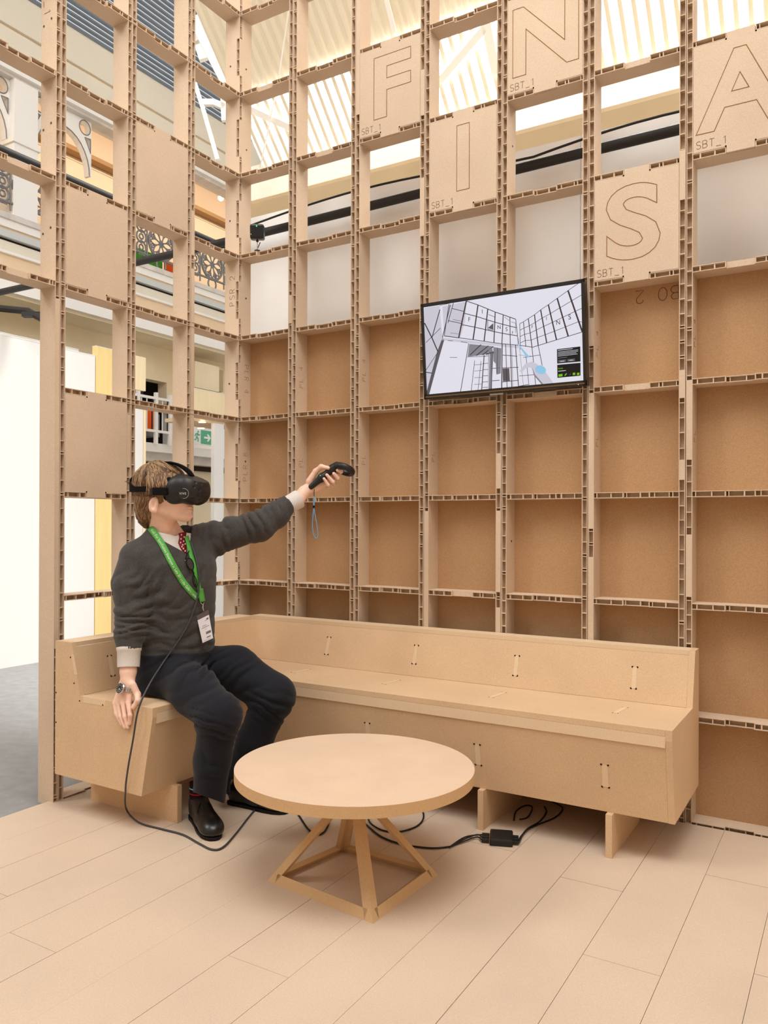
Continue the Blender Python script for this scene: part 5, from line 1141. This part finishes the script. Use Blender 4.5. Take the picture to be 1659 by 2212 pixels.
text_mesh('logo_letters', 'VIVE', .0125, tuple(lc+ln*.0012-lx*.0165-ZZ*.0045), tuple(lx), (0, 0, 1), 'logo_grey', hset, extrude=.0002, spacing=1.15)
# ------------------------------------------------------------------ controller
ctl = thing('controller', tuple(CT0), 'black ring-headed motion controller held up in the raised hand', 'controller')
cdir = (CT1-CT0)/np.linalg.norm(CT1-CT0); cn_ = np.cross(cdir, FW); cn_ /= np.linalg.norm(cn_)
if cn_[2] < 0: cn_ = -cn_
ck = P(727, 1005, TLH); rc = P(744, 1014, TLH-.004)
ra = (P(762, 1021, TLH-.004)-rc); rl = np.linalg.norm(ra); ra = ra/rl
rb_ = -FW*0.86+cn_*0.5; rb_ = rb_-ra*(rb_@ra); rb_ /= np.linalg.norm(rb_); rn_ = np.cross(ra, rb_)
def ctrl(X):
    d = chain(X, [CT0+cdir*.008, CT0+(CT1-CT0)*.55, CT1, ck], [.0125, .0155, .0165, .0150], .02)
    q = X-rc.astype(f32); x, y, z = q@ra.astype(f32), q@rb_.astype(f32), q@rn_.astype(f32)
    ro = np.sqrt((np.sqrt(x*x+y*y)-.040)**2+(z*.75)**2)-.011
    return smin(d, ro, .012)
sub('body', ctrl, *bbox([CT0, ck, rc-ra*.06, rc+ra*.06, rc+rb_*.06, rc-rb_*.06], .03), .0028, 'headset_black', ctl)
tt = trace(ctrl, 692, 1027); q = P(692, 1027, tt-.0003); MB().lathe(q, CAM-q, [(.0016, 0), (.0016, .0006)], 8).build('green_light', 'led_green', ctl)
s0 = P(679, 1057, TLH-.004)
MB().tube(spline([s0, P(678.5, 1066, TLH), P(678, 1076, TLH)], 4), .0016, 6).build('cord', 'strap_black', ctl)
MB().tube([P(678, 1072, TLH), P(678, 1093, TLH)], .0034, 8).build('strap_sleeve', 'strap_blue', ctl); MB().tube([P(678, 1092, TLH), P(678, 1097, TLH)], .0042, 8).build('strap_slider', 'strap_black', ctl)
MB().tube(spline([P(678, 1096, TLH), P(676, 1115, TLH), P(675, 1138, TLH), P(678, 1156, TLH), P(683, 1163, TLH), P(686.5, 1156, TLH), P(685, 1138, TLH), P(681, 1115, TLH), P(678, 1097, TLH)], 6), .0021, 6).build('wrist_loop', 'strap_blue', ctl, smooth=True)
# ------------------------------------------------------------------ lanyard, badge, glasses
def chest(u, v, k=.004): return swp(u, v, k)
lan = thing('lanyard', tuple(chest(430, 1290)), 'green printed lanyard with a white badge hanging on the sweater', 'lanyard')
def ribbon(path, w, name, material, k=.004, n=5):
    pp = spline([np.array([u, v, 0.0]) for u, v in path], n); rows = []; cen_ = []
    for i, p in enumerate(pp):
        d = pp[min(i+1, len(pp)-1)]-pp[max(i-1, 0)]; d /= np.linalg.norm(d); nx_, ny_ = -d[1]*w/2, d[0]*w/2
        a, b = (p[0]+nx_, p[1]+ny_), (p[0]-nx_, p[1]-ny_); rows.append([chest(*a, k), chest(p[0], p[1], k+.001), chest(*b, k)]); cen_.append((p[0], p[1], math.atan2(d[1], d[0])))
    o = MB().grid(rows).build(name, material, lan, smooth=True); md = o.modifiers.new('thick', 'SOLIDIFY'); md.thickness = .0014; return o, cen_
o1, path1 = ribbon([(323, 1139), (334, 1152), (349, 1174), (363, 1200), (378, 1228), (395, 1256), (412, 1277), (428, 1293)], 14, 'strap', 'lanyard_green', n=6)
ribbon([(403, 1158), (408, 1178), (414, 1202), (421, 1228), (427, 1255), (433, 1282)], 9, 'strap', 'lanyard_green', .005)
ribbon([(433, 1272), (436, 1290), (438, 1300)], 12, 'strap_end', 'lanyard_green', .007)
# print on the lanyard
msg = 'Visit Our Specification Showroom at Suite 301 on the Gallery Level'
acc = [0.0]
for a, b in zip(path1[:-1], path1[1:]): acc.append(acc[-1]+math.hypot(b[0]-a[0], b[1]-a[1]))
def at_len(s): 
    i = max(0, min(len(acc)-2, int(np.searchsorted(acc, s))-1)); t = (s-acc[i])/max(acc[i+1]-acc[i], 1e-6); a, b = path1[i], path1[i+1]
    return a[0]+(b[0]-a[0])*t, a[1]+(b[1]-a[1])*t, a[2]
GL = {}
for ch in set(msg):
    if ch == ' ': continue
    c = bpy.data.curves.new('glyph', 'FONT'); c.body = ch; c.size = 1.0; c.resolution_u = 2; o = bpy.data.objects.new('glyph', c); COL.objects.link(o); bpy.context.view_layer.update()
    me = bpy.data.meshes.new_from_object(o.evaluated_get(bpy.context.evaluated_depsgraph_get())); GL[ch] = ([tuple(v.co) for v in me.vertices], [tuple(p.vertices) for p in me.polygons], max([v.co[0] for v in me.vertices]+[0.1])); bpy.data.objects.remove(o); bpy.data.meshes.remove(me)
mb = MB(); tot = sum(0.28 if ch == ' ' else GL[ch][2]+.08 for ch in msg); Ltot = acc[-1]-10; sc_ = Ltot/tot; s_ = 6.0
for ch in msg:
    if ch == ' ': s_ += .28*sc_; continue
    vs_, fs_, wd_ = GL[ch]; u_, v_, an = at_len(s_+wd_*sc_/2); c_ = chest(u_, v_, .0068); dz = 1.0/(FPX/3.2)
    ex = RT*math.cos(an)-UP*math.sin(an); ey = RT*math.sin(an)+UP*math.cos(an); tt1 = chest(u_+math.cos(an)*2, v_+math.sin(an)*2, .0068); tt2 = chest(u_+math.sin(an)*3, v_-math.cos(an)*3, .0068)
    ex = (tt1-c_)/max(np.linalg.norm(tt1-c_), 1e-6); ey = (tt2-c_); ey = ey-ex*(ey@ex); ey /= max(np.linalg.norm(ey), 1e-6); S = 8.6*dz
    mb.add([c_+ex*(p[0]-wd_/2)*sc_*dz*1.0+ey*(p[1]-.36)*S for p in vs_], fs_); s_ += (wd_+.08)*sc_
o = mb.build('lanyard_print', 'lanyard_text', o1, fixn=False)
# badge
bt = min(trace(sweater0, a_, b_) for a_, b_ in ((430, 1345), (442, 1355), (440, 1385), (450, 1330)))-.006
bq = [P(424, 1330, bt), P(450, 1317, bt), P(461, 1379, bt), P(437.5, 1390, bt)]; bn_ = np.cross(bq[1]-bq[0], bq[3]-bq[0]); bn_ /= np.linalg.norm(bn_); bn_ = bn_ if bn_@(CAM-bq[0]) > 0 else -bn_
MB().prism(bq, -bn_*.002).build('badge_holder', 'card_clear', lan)
def bp(a, b, o_=.0006): return bq[0]*(1-a)*(1-b)+bq[1]*a*(1-b)+bq[2]*a*b+bq[3]*(1-a)*b+bn_*o_
MB().prism([bp(.02, .17), bp(.98, .17), bp(.98, .985), bp(.02, .985)], bn_*.0004).build('badge_card', 'card_white', lan)
mb = MB()
for (a0, a1, b0, b1) in ((.30, .62, .44, .455), (.2, .85, .50, .515), (.44, .56, .57, .582), (.48, .9, .68, .76), (.46, .82, .85, .885), (.55, .72, .30, .312), (.72, .9, .24, .30), (.12, .8, .94, .948)): mb.add([bp(a0, b0, .0014), bp(a1, b0, .0014), bp(a1, b1, .0014), bp(a0, b1, .0014)], [(0, 1, 2, 3)])
o = mb.build('badge_print', 'print_grey', lan, fixn=False)
MB().tube(spline([P(433, 1302, bt+.002), P(438, 1306, bt), P(441, 1301, bt+.002)], 4), .0012, 6).build('split_ring', 'steel', lan); MB().tube([P(439, 1304, bt), P(438, 1312, bt-.001), P(440, 1320, bt-.003)], [.0022, .003, .0016], 8).build('clip', 'steel', lan)
# folded glasses hung in the V
gls = thing('eyeglasses', tuple(chest(410, 1222)), 'dark framed eyeglasses hooked into the neck of the sweater', 'glasses')
def gp(u, v, k=.012): return chest(u, v, k)
def lens(cu, cv, ru, rv, tilt): 
    t = math.radians(tilt); return [gp(cu+ru*math.cos(a)*math.cos(t)-rv*math.sin(a)*math.sin(t), cv+ru*math.cos(a)*math.sin(t)+rv*math.sin(a)*math.cos(t)) for a in np.arange(0, 6.4, .35)]
l1 = lens(411, 1218, 7, 13, -18); l2 = lens(421, 1256, 4, 13, -14)
MB().tube(l1, .0016, 6).build('rim', 'strap_black', gls); MB().tube(l2, .0016, 6).build('rim', 'strap_black', gls)
mb = MB(); mb.add([p+FW*.001 for p in l1], [tuple(range(len(l1)))]); mb.build('lens', 'glass_dark', gls, fixn=False)
MB().tube([gp(415, 1232), gp(419, 1238), gp(419, 1243)], .002, 6).build('bridge', 'strap_black', gls); MB().tube([gp(403, 1205), gp(400, 1210), gp(404, 1196), gp(409, 1190)], .0018, 6).build('temple', 'strap_black', gls)
MB().lathe(gp(400, 1210, .014), -FW, [(.0018, 0), (.0018, .001)], 8).build('hinge', 'steel', gls)
# ------------------------------------------------------------------ watch
wt = J['rwr']; wa = (P(277, 1450, 3.155)-wt); wa /= np.linalg.norm(wa); wa2 = wa+RT*0.22; wa2 /= np.linalg.norm(wa2)
watch = thing('wristwatch', tuple(wt), 'steel wristwatch with dark dial on the resting arm', 'watch')
wc = P(276, 1487, 3.138)
wc = P(276.0, 1491, 3.136); e_a = np.cross(wa2, FW); e_a /= np.linalg.norm(e_a); e_b = np.cross(wa2, e_a); e_a = e_a if e_a@RT > 0 else -e_a; e_b = e_b if e_b@FW < 0 else -e_b    # e_b to the viewer
Rw = .0335
for i in range(26):
    th = 2*math.pi*i/26; c = wc+(e_a*math.cos(th)+e_b*math.sin(th))*Rw; tg = -e_a*math.sin(th)+e_b*math.cos(th); nn = e_a*math.cos(th)+e_b*math.sin(th)
    if math.cos(th) < -0.35 and math.sin(th) > 0.1: continue
    for j in (-1, 0, 1): MB().obox(c+wa2*j*.0056, tg*.0036, nn*.0014, wa2*.0025).build('bracelet_link', 'watch_steel', watch)
dn = -e_a*.62+e_b*.78; dn /= np.linalg.norm(dn); dc = wc+dn*(Rw+.002)
MB().lathe(dc-dn*.003, dn, [(.0215, 0), (.0225, .004), (.0200, .008), (.0185, .0082)], 28).build('watch_case', 'watch_steel', watch, smooth=True, angle=35); MB().lathe(dc+dn*.0048, dn, [(.0185, 0), (.0185, .0006)], 28).build('watch_dial', 'watch_face', watch)
mb = MB(); d1 = np.cross(dn, wa2); d1 /= np.linalg.norm(d1); d2 = np.cross(d1, dn)
for k in range(12): a = k*math.pi/6; mb.bar(dc+dn*.0057+(d1*math.cos(a)+d2*math.sin(a))*.0118, dc+dn*.0057+(d1*math.cos(a)+d2*math.sin(a))*.0150, .0012, .0004, up=dn)
mb.bar(dc+dn*.006, dc+dn*.006-d2*.009+d1*.002, .0012, .0004, up=dn); mb.bar(dc+dn*.006, dc+dn*.006-d2*.007-d1*.006, .0014, .0004, up=dn); mb.build('watch_hands', 'card_white', watch)
MB().lathe(dc+d2*.0205+dn*.001, d2, [(.003, 0), (.003, .003)], 10).build('crown', 'watch_steel', watch)
# ------------------------------------------------------------------ headset lead over the body to the floor
hc = [chest(411, 1168, .007), chest(420, 1195, .009), chest(428, 1230, .010), chest(430, 1262, .012), chest(424, 1300, .012), chest(408, 1345, .010), chest(385, 1385, .009)]
hc += [P(352, 1432, trace(trousers, 352, 1432)-.008), P(322, 1480, 3.10), ony(299, 1532, -1.262), ony(287, 1600, -1.262), ony(278, 1650, -1.262), ony(272.5, 1688, -1.260)]
hc += [ony(271, 1708, -1.252), ony(270, 1732, -1.195), ony(273, 1748, -1.140), onz(283, 1763, ZC), onz(305, 1779, ZC), onz(350, 1791, ZC), onz(395, 1803, ZC), onz(430, 1822, ZC), onz(458, 1835, ZC), onz(482, 1830, ZC), onz(510, 1800, ZC), onz(535, 1768, ZC), onz(560, 1738, ZC)]
tag(MB().tube(spline(hc, 7), .0036, 8).build('headset_lead', 'cable_grey', smooth=True), 'dark headset lead running down the chest and lap to the floor', 'cable')
